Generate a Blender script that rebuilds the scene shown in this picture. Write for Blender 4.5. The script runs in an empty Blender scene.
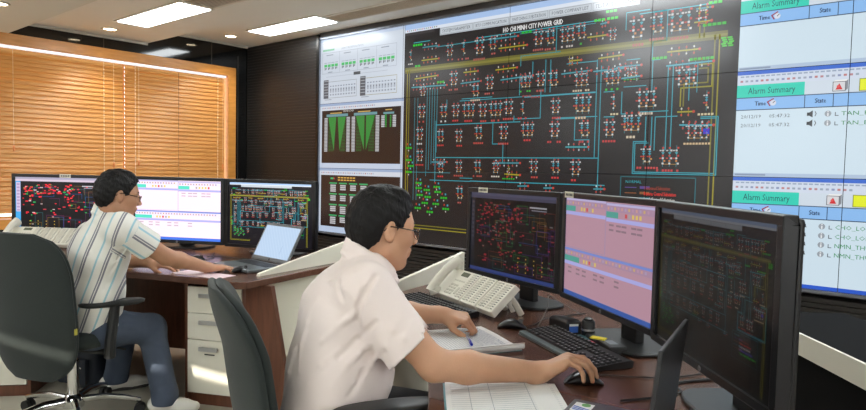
import bpy, bmesh, math, random
import numpy as np
from mathutils import Vector, Matrix
PI = math.pi
scn = bpy.context.scene
COL = scn.collection

# ------------------------------------------------------------------ camera model (world: +X along the video wall, +Y towards it)
CH = 1.30
FPX = 638.0
YAW, PIT, ROL = 0.7011, 0.0534, 0.0216
_cy, _sy = math.cos(YAW), math.sin(YAW)
_fw = Vector((-_sy, _cy, 0)); _rt = Vector((_cy, _sy, 0)); _up = Vector((0, 0, 1))
CF = _fw*math.cos(PIT) - _up*math.sin(PIT)
_U0 = _up*math.cos(PIT) + _fw*math.sin(PIT)
CR = _rt*math.cos(ROL) + _U0*math.sin(ROL)
CU = _U0*math.cos(ROL) - _rt*math.sin(ROL)
CAM = Vector((0, 0, CH))
def ray(x, y): return CR*((x-433)/FPX) - CU*((y-205)/FPX) + CF
def atd(x, y, d): return CAM + ray(x, y)*d
def atz(x, y, z):
    r = ray(x, y); return CAM + r*((z-CH)/r.z)
def aty(x, y, Y):
    r = ray(x, y); return CAM + r*(Y/r.y)
def atx(x, y, X):
    r = ray(x, y); return CAM + r*(X/r.x)

# ------------------------------------------------------------------ materials
_M = {}
def lin(c): return tuple(((v/12.92) if v <= .04045 else ((v+.055)/1.055)**2.4) for v in c)
def rgb(r, g, b): return lin((r/255, g/255, b/255))
def mat(name, col, rough=.5, metal=0., spec=.5, emit=None, estr=1., noise=None, bump=None, sheen=0, coat=0, sss=0, alpha=None, trans=0):
    """noise=(scale, amount, (sx,sy,sz)) varies the colour; bump=(scale, strength, (sx,sy,sz))"""
    if name in _M: return _M[name]
    m = bpy.data.materials.new(name); m.use_nodes = True
    nt = m.node_tree; b = nt.nodes['Principled BSDF']
    b.inputs['Base Color'].default_value = (*col, 1)
    b.inputs['Roughness'].default_value = rough
    b.inputs['Metallic'].default_value = metal
    b.inputs['Specular IOR Level'].default_value = spec
    if sheen: b.inputs['Sheen Weight'].default_value = sheen
    if coat: b.inputs['Coat Weight'].default_value = coat; b.inputs['Coat Roughness'].default_value = .15
    if sss:
        b.inputs['Subsurface Weight'].default_value = sss
        b.inputs['Subsurface Radius'].default_value = (.012, .005, .003); b.inputs['Subsurface Scale'].default_value = 1.
    if trans: b.inputs['Transmission Weight'].default_value = trans
    if emit: b.inputs['Emission Color'].default_value = (*emit, 1); b.inputs['Emission Strength'].default_value = estr
    def tex(scale, sc, detail=4):
        tc = nt.nodes.new('ShaderNodeTexCoord'); mp = nt.nodes.new('ShaderNodeMapping'); mp.inputs['Scale'].default_value = sc
        nz = nt.nodes.new('ShaderNodeTexNoise'); nz.inputs['Scale'].default_value = scale; nz.inputs['Detail'].default_value = detail
        nt.links.new(tc.outputs['Object'], mp.inputs[0]); nt.links.new(mp.outputs[0], nz.inputs['Vector']); return nz
    if noise:
        nz = tex(noise[0], noise[2] if len(noise) > 2 else (1, 1, 1))
        mx = nt.nodes.new('ShaderNodeMix'); mx.data_type = 'RGBA'
        a = noise[1]
        mx.inputs[6].default_value = (*[max(0, c*(1-a)) for c in col], 1); mx.inputs[7].default_value = (*[min(1, c*(1+a)) for c in col], 1)
        nt.links.new(nz.outputs['Fac'], mx.inputs[0]); nt.links.new(mx.outputs[2], b.inputs['Base Color'])
    if bump:
        nz = tex(bump[0], bump[2] if len(bump) > 2 else (1, 1, 1))
        bp = nt.nodes.new('ShaderNodeBump'); bp.inputs['Strength'].default_value = bump[1]; bp.inputs['Distance'].default_value = .01
        nt.links.new(nz.outputs['Fac'], bp.inputs['Height']); nt.links.new(bp.outputs[0], b.inputs['Normal'])
    _M[name] = m
    return m

def glow(hexcol, strength, rough=.35):
    """a lit patch of a display: black glossy glass that gives off one colour"""
    key = 'lit_%s_%03d_%02d' % (hexcol, round(strength*100), round(rough*100))
    if key in _M: return _M[key]
    c = rgb(*(int(hexcol[i:i+2], 16) for i in (0, 2, 4)))
    return mat(key, (.008, .007, .007), rough, spec=(.55 if rough < .27 else .3), emit=c, estr=strength)

# ------------------------------------------------------------------ mesh builder
class MB:
    def __init__(s): s.v = []; s.f = []; s.mi = []; s.cur = 0
    def add(s, vs, fs):
        n = len(s.v); s.v += [tuple(v) for v in vs]; s.f += [tuple(i+n for i in f) for f in fs]; s.mi += [s.cur]*len(fs); return s
    def quad(s, a, b, c, d): return s.add([a, b, c, d], [(0, 1, 2, 3)])
    def box(s, c, d, rz=0, M=None, bev=0):
        """centre, full size; bev chamfers every edge"""
        x, y, z = d[0]/2, d[1]/2, d[2]/2
        if bev:
            bm = bmesh.new(); bmesh.ops.create_cube(bm, size=1)
            for v in bm.verts: v.co = Vector((v.co.x*d[0], v.co.y*d[1], v.co.z*d[2]))
            bmesh.ops.bevel(bm, geom=bm.edges[:], offset=min(bev, x*.95, y*.95, z*.95), segments=2, profile=.5, affect='EDGES')
            vs = [v.co.copy() for v in bm.verts]; fs = [[v.index for v in f.verts] for f in bm.faces]; bm.free()
        else:
            vs = [Vector(p) for p in ((-x,-y,-z),(x,-y,-z),(x,y,-z),(-x,y,-z),(-x,-y,z),(x,-y,z),(x,y,z),(-x,y,z))]
            fs = [(0,3,2,1),(4,5,6,7),(0,1,5,4),(1,2,6,5),(2,3,7,6),(3,0,4,7)]
        T = Matrix.Translation(Vector(c)) @ (M.to_4x4() if M else Matrix.Rotation(rz, 4, 'Z'))
        return s.add([T @ v for v in vs], fs)
    def prism(s, poly, z0, z1, bev=0):
        """polygon (counter-clockwise xy) extruded from z0 to z1"""
        n = len(poly)
        if bev:
            P = [Vector((p[0], p[1])) for p in poly]; ins = []
            for i in range(n):
                a, b, c = P[i-1], P[i], P[(i+1) % n]
                e1 = (b-a).normalized(); e2 = (c-b).normalized(); n1 = Vector((-e1.y, e1.x)); n2 = Vector((-e2.y, e2.x))
                m = (n1+n2); m = m.normalized()/max(.35, m.normalized().dot(n1)) if m.length > 1e-6 else n1
                ins.append(b+m*bev)
            rings = [(ins, z0), (P, z0+bev), (P, z1-bev), (ins, z1)]
        else: rings = [(poly, z0), (poly, z1)]
        vs = [(p[0], p[1], z) for r, z in rings for p in r]
        fs = []
        for k in range(len(rings)-1):
            for i in range(n): fs.append((k*n+i, k*n+(i+1) % n, (k+1)*n+(i+1) % n, (k+1)*n+i))
        fs.append(tuple(range(n-1, -1, -1))); fs.append(tuple((len(rings)-1)*n+i for i in range(n)))
        return s.add(vs, fs)
    def cyl(s, a, b, r, r2=None, n=16, cap=True):
        a, b = Vector(a), Vector(b); r2 = r if r2 is None else r2
        d = (b-a).normalized(); t = d.orthogonal().normalized(); u = d.cross(t)
        vs = [a+(t*math.cos(2*PI*i/n)+u*math.sin(2*PI*i/n))*r for i in range(n)] + [b+(t*math.cos(2*PI*i/n)+u*math.sin(2*PI*i/n))*r2 for i in range(n)]
        fs = [(i, (i+1) % n, n+(i+1) % n, n+i) for i in range(n)]
        if cap: fs += [tuple(range(n-1, -1, -1)), tuple(range(n, 2*n))]
        return s.add(vs, fs)
    def tube(s, pts, r, n=8, cap=True, flat=None):
        """swept tube; r a number or one per point; flat=(sx,sy) squashes the section"""
        P = [Vector(p) for p in pts]; m = len(P); rr = r if isinstance(r, (list, tuple)) else [r]*m
        vs = []; t = None
        for i in range(m):
            d = (P[min(i+1, m-1)]-P[max(i-1, 0)]).normalized()
            t = d.orthogonal().normalized() if t is None else (t-d*t.dot(d)).normalized()
            u = d.cross(t)
            for k in range(n): vs.append(P[i]+(t*math.cos(2*PI*k/n)*(flat[0] if flat else 1)+u*math.sin(2*PI*k/n)*(flat[1] if flat else 1))*rr[i])
        fs = [(i*n+k, i*n+(k+1) % n, (i+1)*n+(k+1) % n, (i+1)*n+k) for i in range(m-1) for k in range(n)]
        if cap: fs += [tuple(range(n-1, -1, -1)), tuple((m-1)*n+k for k in range(n))]
        return s.add(vs, fs)
    def lathe(s, prof, c=(0, 0, 0), n=24, cap=True):
        """profile [(r, z)...] about the vertical through c"""
        c = Vector(c); vs = []
        for r, z in prof:
            for k in range(n): vs.append(c+Vector((r*math.cos(2*PI*k/n), r*math.sin(2*PI*k/n), z)))
        m = len(prof)
        fs = [(i*n+k, i*n+(k+1) % n, (i+1)*n+(k+1) % n, (i+1)*n+k) for i in range(m-1) for k in range(n)]
        if cap: fs += [tuple(range(n-1, -1, -1)), tuple((m-1)*n+k for k in range(n))]
        return s.add(vs, fs)
    def loft(s, rings, closed=True, cap=True):
        n = len(rings[0]); vs = [p for r in rings for p in r]; m = len(rings)
        fs = [(i*n+k, i*n+(k+1) % n, (i+1)*n+(k+1) % n, (i+1)*n+k) for i in range(m-1) for k in range(n if closed else n-1)]
        if cap and closed: fs += [tuple(range(n-1, -1, -1)), tuple((m-1)*n+k for k in range(n))]
        return s.add(vs, fs)
    def build(s, name, m, parent=None, smooth=False, bevel=0, subsurf=0, solid=0, sharp=35):
        me = bpy.data.meshes.new(name); me.from_pydata(s.v, [], s.f)
        for x in (m if isinstance(m, (list, tuple)) else [m]): me.materials.append(x)
        if isinstance(m, (list, tuple)): me.polygons.foreach_set('material_index', s.mi)
        me.validate(); me.update()
        bm = bmesh.new(); bm.from_mesh(me); bmesh.ops.remove_doubles(bm, verts=bm.verts, dist=1e-6)
        if not s.__dict__.get('open'): bmesh.ops.recalc_face_normals(bm, faces=bm.faces)
        bm.to_mesh(me); bm.free()
        if smooth:
            me.polygons.foreach_set('use_smooth', [True]*len(me.polygons))
            try: me.set_sharp_from_angle(angle=math.radians(sharp))
            except Exception: pass
        o = bpy.data.objects.new(name, me); COL.objects.link(o)
        if parent: o.parent = parent
        if bevel:
            md = o.modifiers.new('edge', 'BEVEL'); md.width = bevel; md.segments = 2; md.limit_method = 'ANGLE'
        if solid:
            md = o.modifiers.new('thick', 'SOLIDIFY'); md.thickness = solid; md.offset = 0
        if subsurf:
            md = o.modifiers.new('sub', 'SUBSURF'); md.levels = subsurf; md.render_levels = subsurf
        return o

def tag(o, label=None, cat=None, group=None, kind=None):
    if label: o['label'] = label
    if cat: o['category'] = cat
    if group: o['group'] = group
    if kind: o['kind'] = kind
    return o
def thing(name, label, cat, loc=(0, 0, 0), rz=0, group=None):
    o = bpy.data.objects.new(name, None); COL.objects.link(o); o.empty_display_size = .05
    o.location = loc; o.rotation_euler = (0, 0, rz)
    return tag(o, label, cat, group)
def struct(o): o['kind'] = 'structure'; return o
def copy_tree(o, parent=None):
    c = o.copy(); COL.objects.link(c)
    if parent: c.parent = parent
    for ch in list(o.children): copy_tree(ch, c)
    return c
def rot2(x, y, a): return (x*math.cos(a)-y*math.sin(a), x*math.sin(a)+y*math.cos(a))
def bez(pts, n=12):
    """Catmull-Rom through the points"""
    P = [Vector(p) for p in pts]; out = []
    for i in range(len(P)-1):
        a, b, c, d = P[max(i-1, 0)], P[i], P[i+1], P[min(i+2, len(P)-1)]
        for k in range(n):
            t = k/n
            out.append(.5*((2*b)+(c-a)*t+(2*a-5*b+4*c-d)*t*t+(3*b-a-3*c+d)*t**3))
    return out+[P[-1]]

# ------------------------------------------------------------------ flat artwork of a display: convex patches in layers, clipped to a panel
_TX = {}
def text_tris(s):
    if s in _TX: return _TX[s]
    cu = bpy.data.curves.new('t', 'FONT'); cu.body = s; cu.size = 1; cu.resolution_u = 1; cu.fill_mode = 'FRONT'
    ob = bpy.data.objects.new('t', cu); COL.objects.link(ob)
    dg = bpy.context.evaluated_depsgraph_get(); ev = ob.evaluated_get(dg); me = ev.to_mesh()
    me.calc_loop_triangles()
    V = [(v.co.x, v.co.y) for v in me.vertices]
    T = [[V[i] for i in t.vertices] for t in me.loop_triangles]
    w = max([v[0] for v in V] or [0])
    ev.to_mesh_clear(); bpy.data.objects.remove(ob); bpy.data.curves.remove(cu)
    _TX[s] = (T, w); return _TX[s]
def clip(poly, x0, y0, x1, y1):
    for ax, lim, sg in ((0, x0, 1), (0, x1, -1), (1, y0, 1), (1, y1, -1)):
        out = []
        for i in range(len(poly)):
            a, b = poly[i-1], poly[i]; da = (a[ax]-lim)*sg; db = (b[ax]-lim)*sg
            if (da >= 0) != (db >= 0):
                t = da/(da-db); out.append((a[0]+(b[0]-a[0])*t, a[1]+(b[1]-a[1])*t))
            if db >= 0: out.append(b)
        poly = out
        if len(poly) < 3: return []
    return poly
class Art:
    def __init__(s): s.p = []
    def poly(s, pts, c, l=1): s.p.append((l, c, [tuple(q) for q in pts])); return s
    def rect(s, x, y, w, h, c, l=1): return s.poly([(x, y), (x+w, y), (x+w, y+h), (x, y+h)], c, l)
    def line(s, pts, w, c, l=2):
        for (a, b) in zip(pts, pts[1:]):
            dx, dy = b[0]-a[0], b[1]-a[1]; L = math.hypot(dx, dy) or 1; nx, ny = -dy/L*w/2, dx/L*w/2; ex, ey = dx/L*w/2, dy/L*w/2
            s.poly([(a[0]-ex+nx, a[1]-ey+ny), (a[0]-ex-nx, a[1]-ey-ny), (b[0]+ex-nx, b[1]+ey-ny), (b[0]+ex+nx, b[1]+ey+ny)], c, l)
        return s
    def frame(s, x, y, w, h, t, c, l=2): return s.line([(x, y), (x+w, y), (x+w, y+h), (x, y+h), (x, y)], t, c, l)
    def disc(s, x, y, r, c, l=3, n=10): return s.poly([(x+r*math.cos(2*PI*i/n), y+r*math.sin(2*PI*i/n)) for i in range(n)], c, l)
    def text(s, t, x, y, h, c, l=4, w=None, bold=0):
        """baseline at y (y runs down); h = capital height; w forces the width"""
        T, tw = text_tris(t); k = h/.69; kx = (w/tw) if w and tw else k
        for tri in T:
            s.poly([(x+p[0]*kx, y-p[1]*k) for p in tri], c, l)
            if bold: s.poly([(x+p[0]*kx+bold, y-p[1]*k) for p in tri], c, l)
        return s
    def moved(s, fx):
        a = Art(); a.p = [(l, c, [fx(q) for q in P]) for l, c, P in s.p]; return a
    def build(s, name, to3, strength, parent, win=None, step=.0005, rough=.35, cap=None):
        mb = MB(); mb.open = True; mats = []; idx = {}
        for l, c, P in s.p:
            Q = clip(P, *win) if win else P
            if len(Q) < 3: continue
            if c not in idx: idx[c] = len(mats); mats.append(glow(c, strength, rough))
            mb.cur = idx[c]; mb.add([to3(x, y, l*step) for x, y in Q], [tuple(range(len(Q)))])
        if not mats: return None
        me_o = mb.build(name, mats, parent)
        return me_o
SUN_E = 5; VIDEO_E = .77; EXPO = 0.3; TUBE_E = 15; FILL_E = 0.8
# ------------------------------------------------------------------ room
H_C, H_B, H_A = 2.891, 2.717, 2.571       # the three ceiling levels
WX = -7.455                                # window wall
WY = 4.93                                  # video wall
RX, BY = 2.6, -2.6
M_ceil = mat('ceiling_paint', rgb(240, 238, 234), .85, noise=(3, .02))
M_ceil2 = mat('soffit_paint', rgb(226, 225, 217), .85, noise=(3, .02))
M_black = mat('black_glass_panel', (.006, .006, .006), .07, spec=.5)
M_blackslat = mat('black_slatted_panel', rgb(42, 39, 37), .33, spec=.35, noise=(2.5, .1))
M_floor = mat('vinyl_floor', rgb(186, 180, 164), .45, noise=(6, .12), bump=(40, .05))
M_wall = mat('wall_paint', rgb(150, 142, 134), .8, noise=(2, .03))
M_cream = mat('cream_laminate', rgb(226, 222, 206), .45, noise=(4, .02))
M_white = mat('white_plastic', rgb(232, 229, 220), .4)
M_trimw = mat('white_trim', rgb(214, 208, 196), .6)

def wood(name, c1, c2, rough=.35, scale=(1.2, 14, 14), coat=0):
    if name in _M: return _M[name]
    m = bpy.data.materials.new(name); m.use_nodes = True; nt = m.node_tree; b = nt.nodes['Principled BSDF']
    tc = nt.nodes.new('ShaderNodeTexCoord'); mp = nt.nodes.new('ShaderNodeMapping'); mp.inputs['Scale'].default_value = scale
    nz = nt.nodes.new('ShaderNodeTexNoise'); nz.inputs['Scale'].default_value = 3; nz.inputs['Detail'].default_value = 6; nz.inputs['Distortion'].default_value = .6
    cr = nt.nodes.new('ShaderNodeValToRGB'); cr.color_ramp.elements[0].position = .3; cr.color_ramp.elements[1].position = .7
    cr.color_ramp.elements[0].color = (*c1, 1); cr.color_ramp.elements[1].color = (*c2, 1)
    nt.links.new(tc.outputs['Object'], mp.inputs[0]); nt.links.new(mp.outputs[0], nz.inputs['Vector']); nt.links.new(nz.outputs['Fac'], cr.inputs[0])
    nt.links.new(cr.outputs[0], b.inputs['Base Color']); b.inputs['Roughness'].default_value = rough
    if coat: b.inputs['Coat Weight'].default_value = coat; b.inputs['Coat Roughness'].default_value = .2
    _M[name] = m; return m
M_desk = wood('dark_walnut_laminate', rgb(86, 55, 42), rgb(102, 67, 52), .25, (.6, 9, 9))
M_desk2 = wood('walnut_end_panel', rgb(88, 52, 36), rgb(112, 68, 48), .35, (14, 14, 1.5))
M_blind = wood('honey_wood_slat', rgb(192, 132, 62), rgb(214, 156, 84), .4, (14, 1.2, 14))
M_frame = wood('honey_wood_frame', rgb(194, 130, 56), rgb(216, 150, 74), .35, (10, 1.5, 10))

o = MB().box(((WX+RX)/2, (WY+BY)/2, -.05), (RX-WX+.6, WY-BY+.6, .1)).build('floor', M_floor); struct(o)
# ceilings: C over the video wall, B in the middle, A (lowest) over the operators
eB, eA = 3.585, 2.15
o = MB().box(((WX+RX)/2, (eB-.1+WY)/2, H_C+.05), (RX-WX+.4, WY-eB+.5, .1)).build('ceiling', M_ceil); struct(o)
o = MB().box(((WX+RX)/2, (eA-.1+eB)/2, H_B+.137), (RX-WX+.4, eB-eA+.1, .274)).build('ceiling', M_ceil); struct(o)
o = MB().box(((WX+RX)/2, (BY-.2+eA)/2, H_A+.21), (RX-WX+.4, eA-BY+.2, .42)).build('ceiling', M_ceil2); struct(o)
# walls
o = MB().box(((WX+RX)/2, WY+.19, 1.5), (RX-WX+.4, .1, 3.1)).build('wall_front', mat('dark_wall_paint', rgb(40, 36, 33), .6)); struct(o)
o = MB().box((RX+.05, (WY+BY)/2, 1.5), (.1, WY-BY+.4, 3.1)).build('wall_right', M_wall); struct(o)
# unseen back wall; slit added to shape the low sun into narrow bands
SX0, SX1, SZ0, SZ1 = -3.45, -2.05, 1.665, 1.755
mb = MB()
mb.box(((WX-.2+SX0)/2, BY-.05, 1.5), (SX0-WX+.2, .1, 3.1)); mb.box(((SX1+RX+.2)/2, BY-.05, 1.5), (RX+.2-SX1, .1, 3.1))
mb.box(((SX0+SX1)/2, BY-.05, (SZ0-.05)/2), (SX1-SX0, .1, SZ0+.05)); mb.box(((SX0+SX1)/2, BY-.05, (SZ1+3.05)/2), (SX1-SX0, .1, 3.05-SZ1))
o = mb.build('wall_back', M_wall); struct(o)
# window wall: black glass above and right of the windows, opening between
fy0, fy1, fz0, fz1 = -1.6, 4.712, .62, 2.573
mb = MB()
mb.box((WX-.06, (fy1+WY+.2)/2, 1.5), (.1, WY+.2-fy1, 3.1))
mb.box((WX-.06, (fy0+fy1)/2, (fz1+3.05)/2), (.1, fy1-fy0, 3.05-fz1))
mb.box((WX-.06, (fy0+fy1)/2, fz0/2), (.1, fy1-fy0, fz0))
mb.box((WX-.06, (fy0+BY-.2)/2, 1.5), (.1, fy0-BY+.2, 3.1))
struct(mb.build('wall_left', M_black))
mb = MB()                                   # thin joints between the glass sheets
for y in (4.42, 3.1, 1.8): mb.box((WX-.008, y, 2.75), (.006, .006, .36))
mb.box((WX-.008, 4.80, 1.3), (.006, .008, 2.9))
struct(mb.build('trim_3', mat('panel_joint', rgb(70, 66, 60), .4)))
mb = MB()
for (y0, y1, z) in ((BY, eA, H_A), (eA, eB, H_B), (eB, WY, H_C)):
    mb.box((WX+.012, (y0+y1)/2, z-.012), (.024, y1-y0, .024)); 
struct(mb.build('trim_1', M_trimw))
mb = MB(); mb.box((WX+.01, (BY+WY)/2, .05), (.02, WY-BY, .1)); struct(mb.build('baseboard_left', M_desk2))

# timber window frame with two openings, glass, and the wooden venetian blinds
def window(n, y0, y1, fr):
    pass
mb = MB()
ft = .13
mb.box((WX+.02, (fy0+fy1)/2, fz1-.056), (.14, fy1-fy0, .112))
mb.box((WX+.02, (fy0+fy1)/2, fz0+.05), (.14, fy1-fy0, .1))
openings = [(-1.5, .62), (.66, 3.26), (3.30, 4.60)]
openings = [(-.98, .66), (.70, 2.0), (2.04, 3.29), (3.345, 4.60)]
openings = [(-1.48, .70), (.80, 3.27), (3.32, 4.60)]
mb.box((WX+.02, fy1-.055, (fz0+fz1)/2), (.14, .11, fz1-fz0-.2)); mb.box((WX+.02, fy0+.055, (fz0+fz1)/2), (.14, .11, fz1-fz0-.2))
mb.box((WX-.03, 3.298, (fz0+fz1)/2), (.05, .05, fz1-fz0-.2)); mb.box((WX-.03, .75, (fz0+fz1)/2), (.05, .1, fz1-fz0-.2))
wf = mb.build('window_1', M_frame, bevel=.004); struct(wf)
gl = MB().box((WX-.05, (fy0+fy1)/2, (fz0+fz1)/2), (.006, fy1-fy0-.05, fz1-fz0-.05)).build('window_pane', mat('daylit_frosted_glass', rgb(225, 230, 235), .5, emit=rgb(235, 242, 250), estr=2.0), wf)
gl['kind'] = 'structure'

def blind(y0, y1, label, tilt=67, tassels=()):
    t = thing('venetian_blind', label, 'window blind', (WX+.015, 0, 0), 0, 'wooden venetian blinds')
    hr = MB().box((.02, (y0+y1)/2, 2.447), (.06, y1-y0, .024), bev=.004).build('head_rail', mat('glowing_white_rail', rgb(240, 240, 240), .3, emit=rgb(235, 240, 250), estr=.6), t)  # glow in the rail material stands in for bright light on it
    rnd = random.Random(int(y0*100)+7)
    z = 2.405; mb = MB(); a = math.radians(tilt)
    while z > .765:
        aa = a + rnd.uniform(-.07, .07); sag = rnd.uniform(-.004, .004)
        w = .066; dx, dz = math.cos(aa)*w/2, math.sin(aa)*w/2
        ring = []
        n = 8
        vs = []; fs = []
        for i in range(n+1):
            y = y0+.008+(y1-y0-.016)*i/n; s_ = sag*math.sin(PI*i/n)
            # near edge low, curved slat of real thickness
            for (k, q) in ((-1, 0), (0, .003), (1, 0)):
                vs.append((.012+k*dx+q*math.sin(aa), y, z-k*dz*1+q*math.cos(aa)+s_))
            for (k, q) in ((1, -.003), (0, .0), (-1, -.003)):
                vs.append((.012+k*dx+q*math.sin(aa), y, z-k*dz*1+q*math.cos(aa)+s_))
        for i in range(n):
            for k in range(6):
                fs.append((i*6+k, i*6+(k+1) % 6, (i+1)*6+(k+1) % 6, (i+1)*6+k))
        fs += [tuple(range(6)), tuple(n*6+k for k in range(6))]
        mb.add(vs, fs)
        z -= .047
    mb.build('slats', M_blind, t)
    MB().box((.012, (y0+y1)/2, .738), (.05, y1-y0-.016, .022), bev=.004).build('bottom_rail', M_blind, t)
    L = y1-y0
    M_c = mat('blind_cord', rgb(236, 214, 178), .7); M_ct = mat('blind_ladder_tape', rgb(120, 72, 30), .7)
    for f in (.09, .5, .91):
        mb = MB(); z = 2.42
        y = y0+L*f
        if f == .5: mb.cyl((.042, y, 2.42), (.042, y, .77), .003, n=6)
        else:
            mb.cyl((.041, y, 2.42), (.041, y, .77), .0015, n=5)
            while z > .8: mb.box((.044, y, z), (.006, .007, .020)); z -= .0385
        mb.build('ladder_cord', M_ct if f == .5 else M_c, t)
    for (yy, zz) in tassels:
        tb = MB().cyl((.062, yy, 2.42), (.062, yy, zz+.03), .002, n=6)
        c = tb.build('pull_cord', M_c, t)
        MB().lathe([(.003, .05), (.009, .035), (.011, .0), (.008, -.012)], (.062, yy, zz), 10).build('tassel', mat('wood_tassel', rgb(222, 140, 80), .5), c)
    return t
blind(3.303, 4.585, 'wooden venetian blind in the window bay next to the black corner', tassels=((3.45, 1.30), (4.53, 1.28)))
blind(.82, 3.294, 'wide wooden venetian blind behind the man in the striped shirt', tassels=((2.19, 1.42), (3.17, 1.27)))
blind(-1.45, .68, 'wooden venetian blind at the far left end of the window wall')

# dark slatted cladding on the video wall's side of the room
mb = MB(); z = .0
n = 0
while z < 2.85:
    mb.box(((WX-5.965)/2, WY+.02, z+.0175), (abs(WX+5.965), .03, .0335)); z += .036
mb.box(((WX-5.965)/2, WY+.06, 1.43), (abs(WX+5.965), .06, 2.86))
struct(mb.build('trim_4', M_blackslat))
mb = MB(); z = .0
while z < .5:
    mb.box(((-5.965+RX)/2, WY+.02, z+.0165), (RX+5.965, .03, .030)); z += .036
mb.box(((-5.965+RX)/2, WY+.06, .25), (RX+5.965, .06, .5))
struct(mb.build('trim_5', M_blackslat))
# glowing windows added out of view behind the camera to brighten the room
M_fill = mat('added_fill_pane', rgb(240, 246, 255), .3, emit=(1, .98, .95), estr=FILL_E)
for n, (c, d) in enumerate((((-3.2, BY+.02, 1.55), (3.4, .02, 1.5)), ((.6, BY+.02, 1.55), (2.6, .02, 1.5)), ((RX-.02, .2, 1.55), (.02, 3.2, 1.5)))):
    w_ = MB(); f = .06
    hor = d[0] > .1; L = d[0] if hor else d[1]
    def bar(a, z, la, lz):
        w_.box((c[0]+(a if hor else 0), c[1]+(0 if hor else a), c[2]+z), (la if hor else .06, .06 if hor else la, lz))
    bar(0, .75+f/2, L+2*f, f); bar(0, -.75-f/2, L+2*f, f); bar(-L/2-f/2, 0, f, 1.5); bar(L/2+f/2, 0, f, 1.5)
    fr_ = struct(w_.build('window_%d' % (n+2), M_trimw))  # frame around an added, unseen window
    pn = MB()
    if n == 0:
        pn.box((c[0], c[1], (.80+SZ0)/2), (d[0], d[1], SZ0-.80)); pn.box((c[0], c[1], (2.30+SZ1)/2), (d[0], d[1], 2.30-SZ1))
    else: pn.box(c, d)
    struct(pn.build('window_pane', M_fill, fr_))
struct(MB().box(((-5.965+RX)/2, WY+.02, 2.85), (RX+5.965, .05, .075)).build('trim_6', mat('dark_bulkhead', rgb(48, 42, 38), .5)))
struct(MB().box((-5.962, WY-.01, 1.69), (.035, .05, 2.36)).build('trim_7', mat('dark_edge_profile', rgb(58, 56, 54), .25, metal=.8)))

# ------------------------------------------------------------------ ceiling fixtures
M_tube = mat('lit_diffuser', (.9, .9, .9), .4, emit=(.92, .975, 1), estr=TUBE_E)
M_tube2 = mat('white_enamel', rgb(225, 220, 210), .4)
def troffer(x, y, z, label, lx=1.2, ly=.3, e=None, drop=.016):
    t = thing('ceiling_light', label, 'ceiling light', (x, y, z), 0, 'recessed ceiling lights')
    mb = MB()
    for (cx, cy, dx, dy) in ((0, ly/2+.012, lx+.05, .025), (0, -ly/2-.012, lx+.05, .025), (lx/2+.012, 0, .025, ly), (-lx/2-.012, 0, .025, ly)):
        mb.box((cx, cy, -.006), (dx, dy, .012))
    mb.build('frame', M_tube2, t)
    MB().box((0, 0, -drop/2), (lx, ly, drop), bev=min(.004, drop*.3)).build('diffuser', e or M_tube, t)
    return t
troffer(-5.92, 2.99, H_B, 'long bright ceiling light nearest the window blinds, on the lower ceiling band')
troffer(-5.93, 4.49, H_C, 'long bright ceiling light close to the video wall, above the dark slatted corner')
for (x, y, z) in ((-2.6, 2.99, H_B), (.6, 2.99, H_B), (-2.0, 4.49, H_C), (1.2, 4.49, H_C)):  # unseen ceiling lights added to brighten room and ceiling
    troffer(x, y, z, 'added long ceiling light, out of view overhead, brightening the room', drop=.13)
def pendant(x, y, z, label, hang=.38):  # hanging lamps added out of view to lift the ceiling brightness
    t = thing('added_fill_lamp', label, 'added fill lamp', (x, y, z), 0, 'added fill lamps out of view')
    MB().box((0, 0, -hang), (1.5, .22, .05), bev=.01).build('diffuser', M_tube, t)
    for e in (-.76, .76): MB().box((e, 0, -hang), (.02, .23, .06)).build('end_cap', M_tube2, t)
    for e in (-.6, .6): MB().cyl((e, 0, -hang+.024), (e, 0, 0), .003, n=6).build('hanger', M_tube2, t)
for (x, y) in ((-5.2, -.3), (-2.2, -.9), (1.2, -.3)):
    pendant(x, y, H_A, 'added suspended lamp, out of view overhead, brightening the ceiling')
M_spot = mat('lit_downlight', (.9, .9, .85), .4, emit=(1, .82, .55), estr=14)
def downlight(x, y, z, label):
    t = thing('downlight', label, 'downlight', (x, y, z), 0, 'round downlights')
    MB().lathe([(.062, -.001), (.085, -.001), (.088, -.006), (.075, -.012), (.062, -.008)], n=28, cap=False).build('rim', M_tube2, t)
    MB().lathe([(0.001, -.004), (.062, -.004), (.062, -.001), (.001, -.001)], n=24).build('lamp', M_spot, t)
    L = bpy.data.lights.new('downlight_lamp', 'SPOT'); L.energy = 28; L.spot_size = math.radians(110); L.spot_blend = .8; L.color = (1, .90, .76); L.shadow_soft_size = .06
    lo = bpy.data.objects.new('downlight_lamp', L); COL.objects.link(lo); lo.parent = t; lo.location = (0, 0, -.03)
downlight(-7.0, 2.97, H_B, 'round warm downlight by the window wall on the middle ceiling band')
downlight(-7.0, 4.40, H_C, 'round warm downlight in the black corner, beside the ceiling light near the video wall')
downlight(-6.05, 1.70, H_A, 'round downlight in the low grey soffit at the top left')
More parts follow.
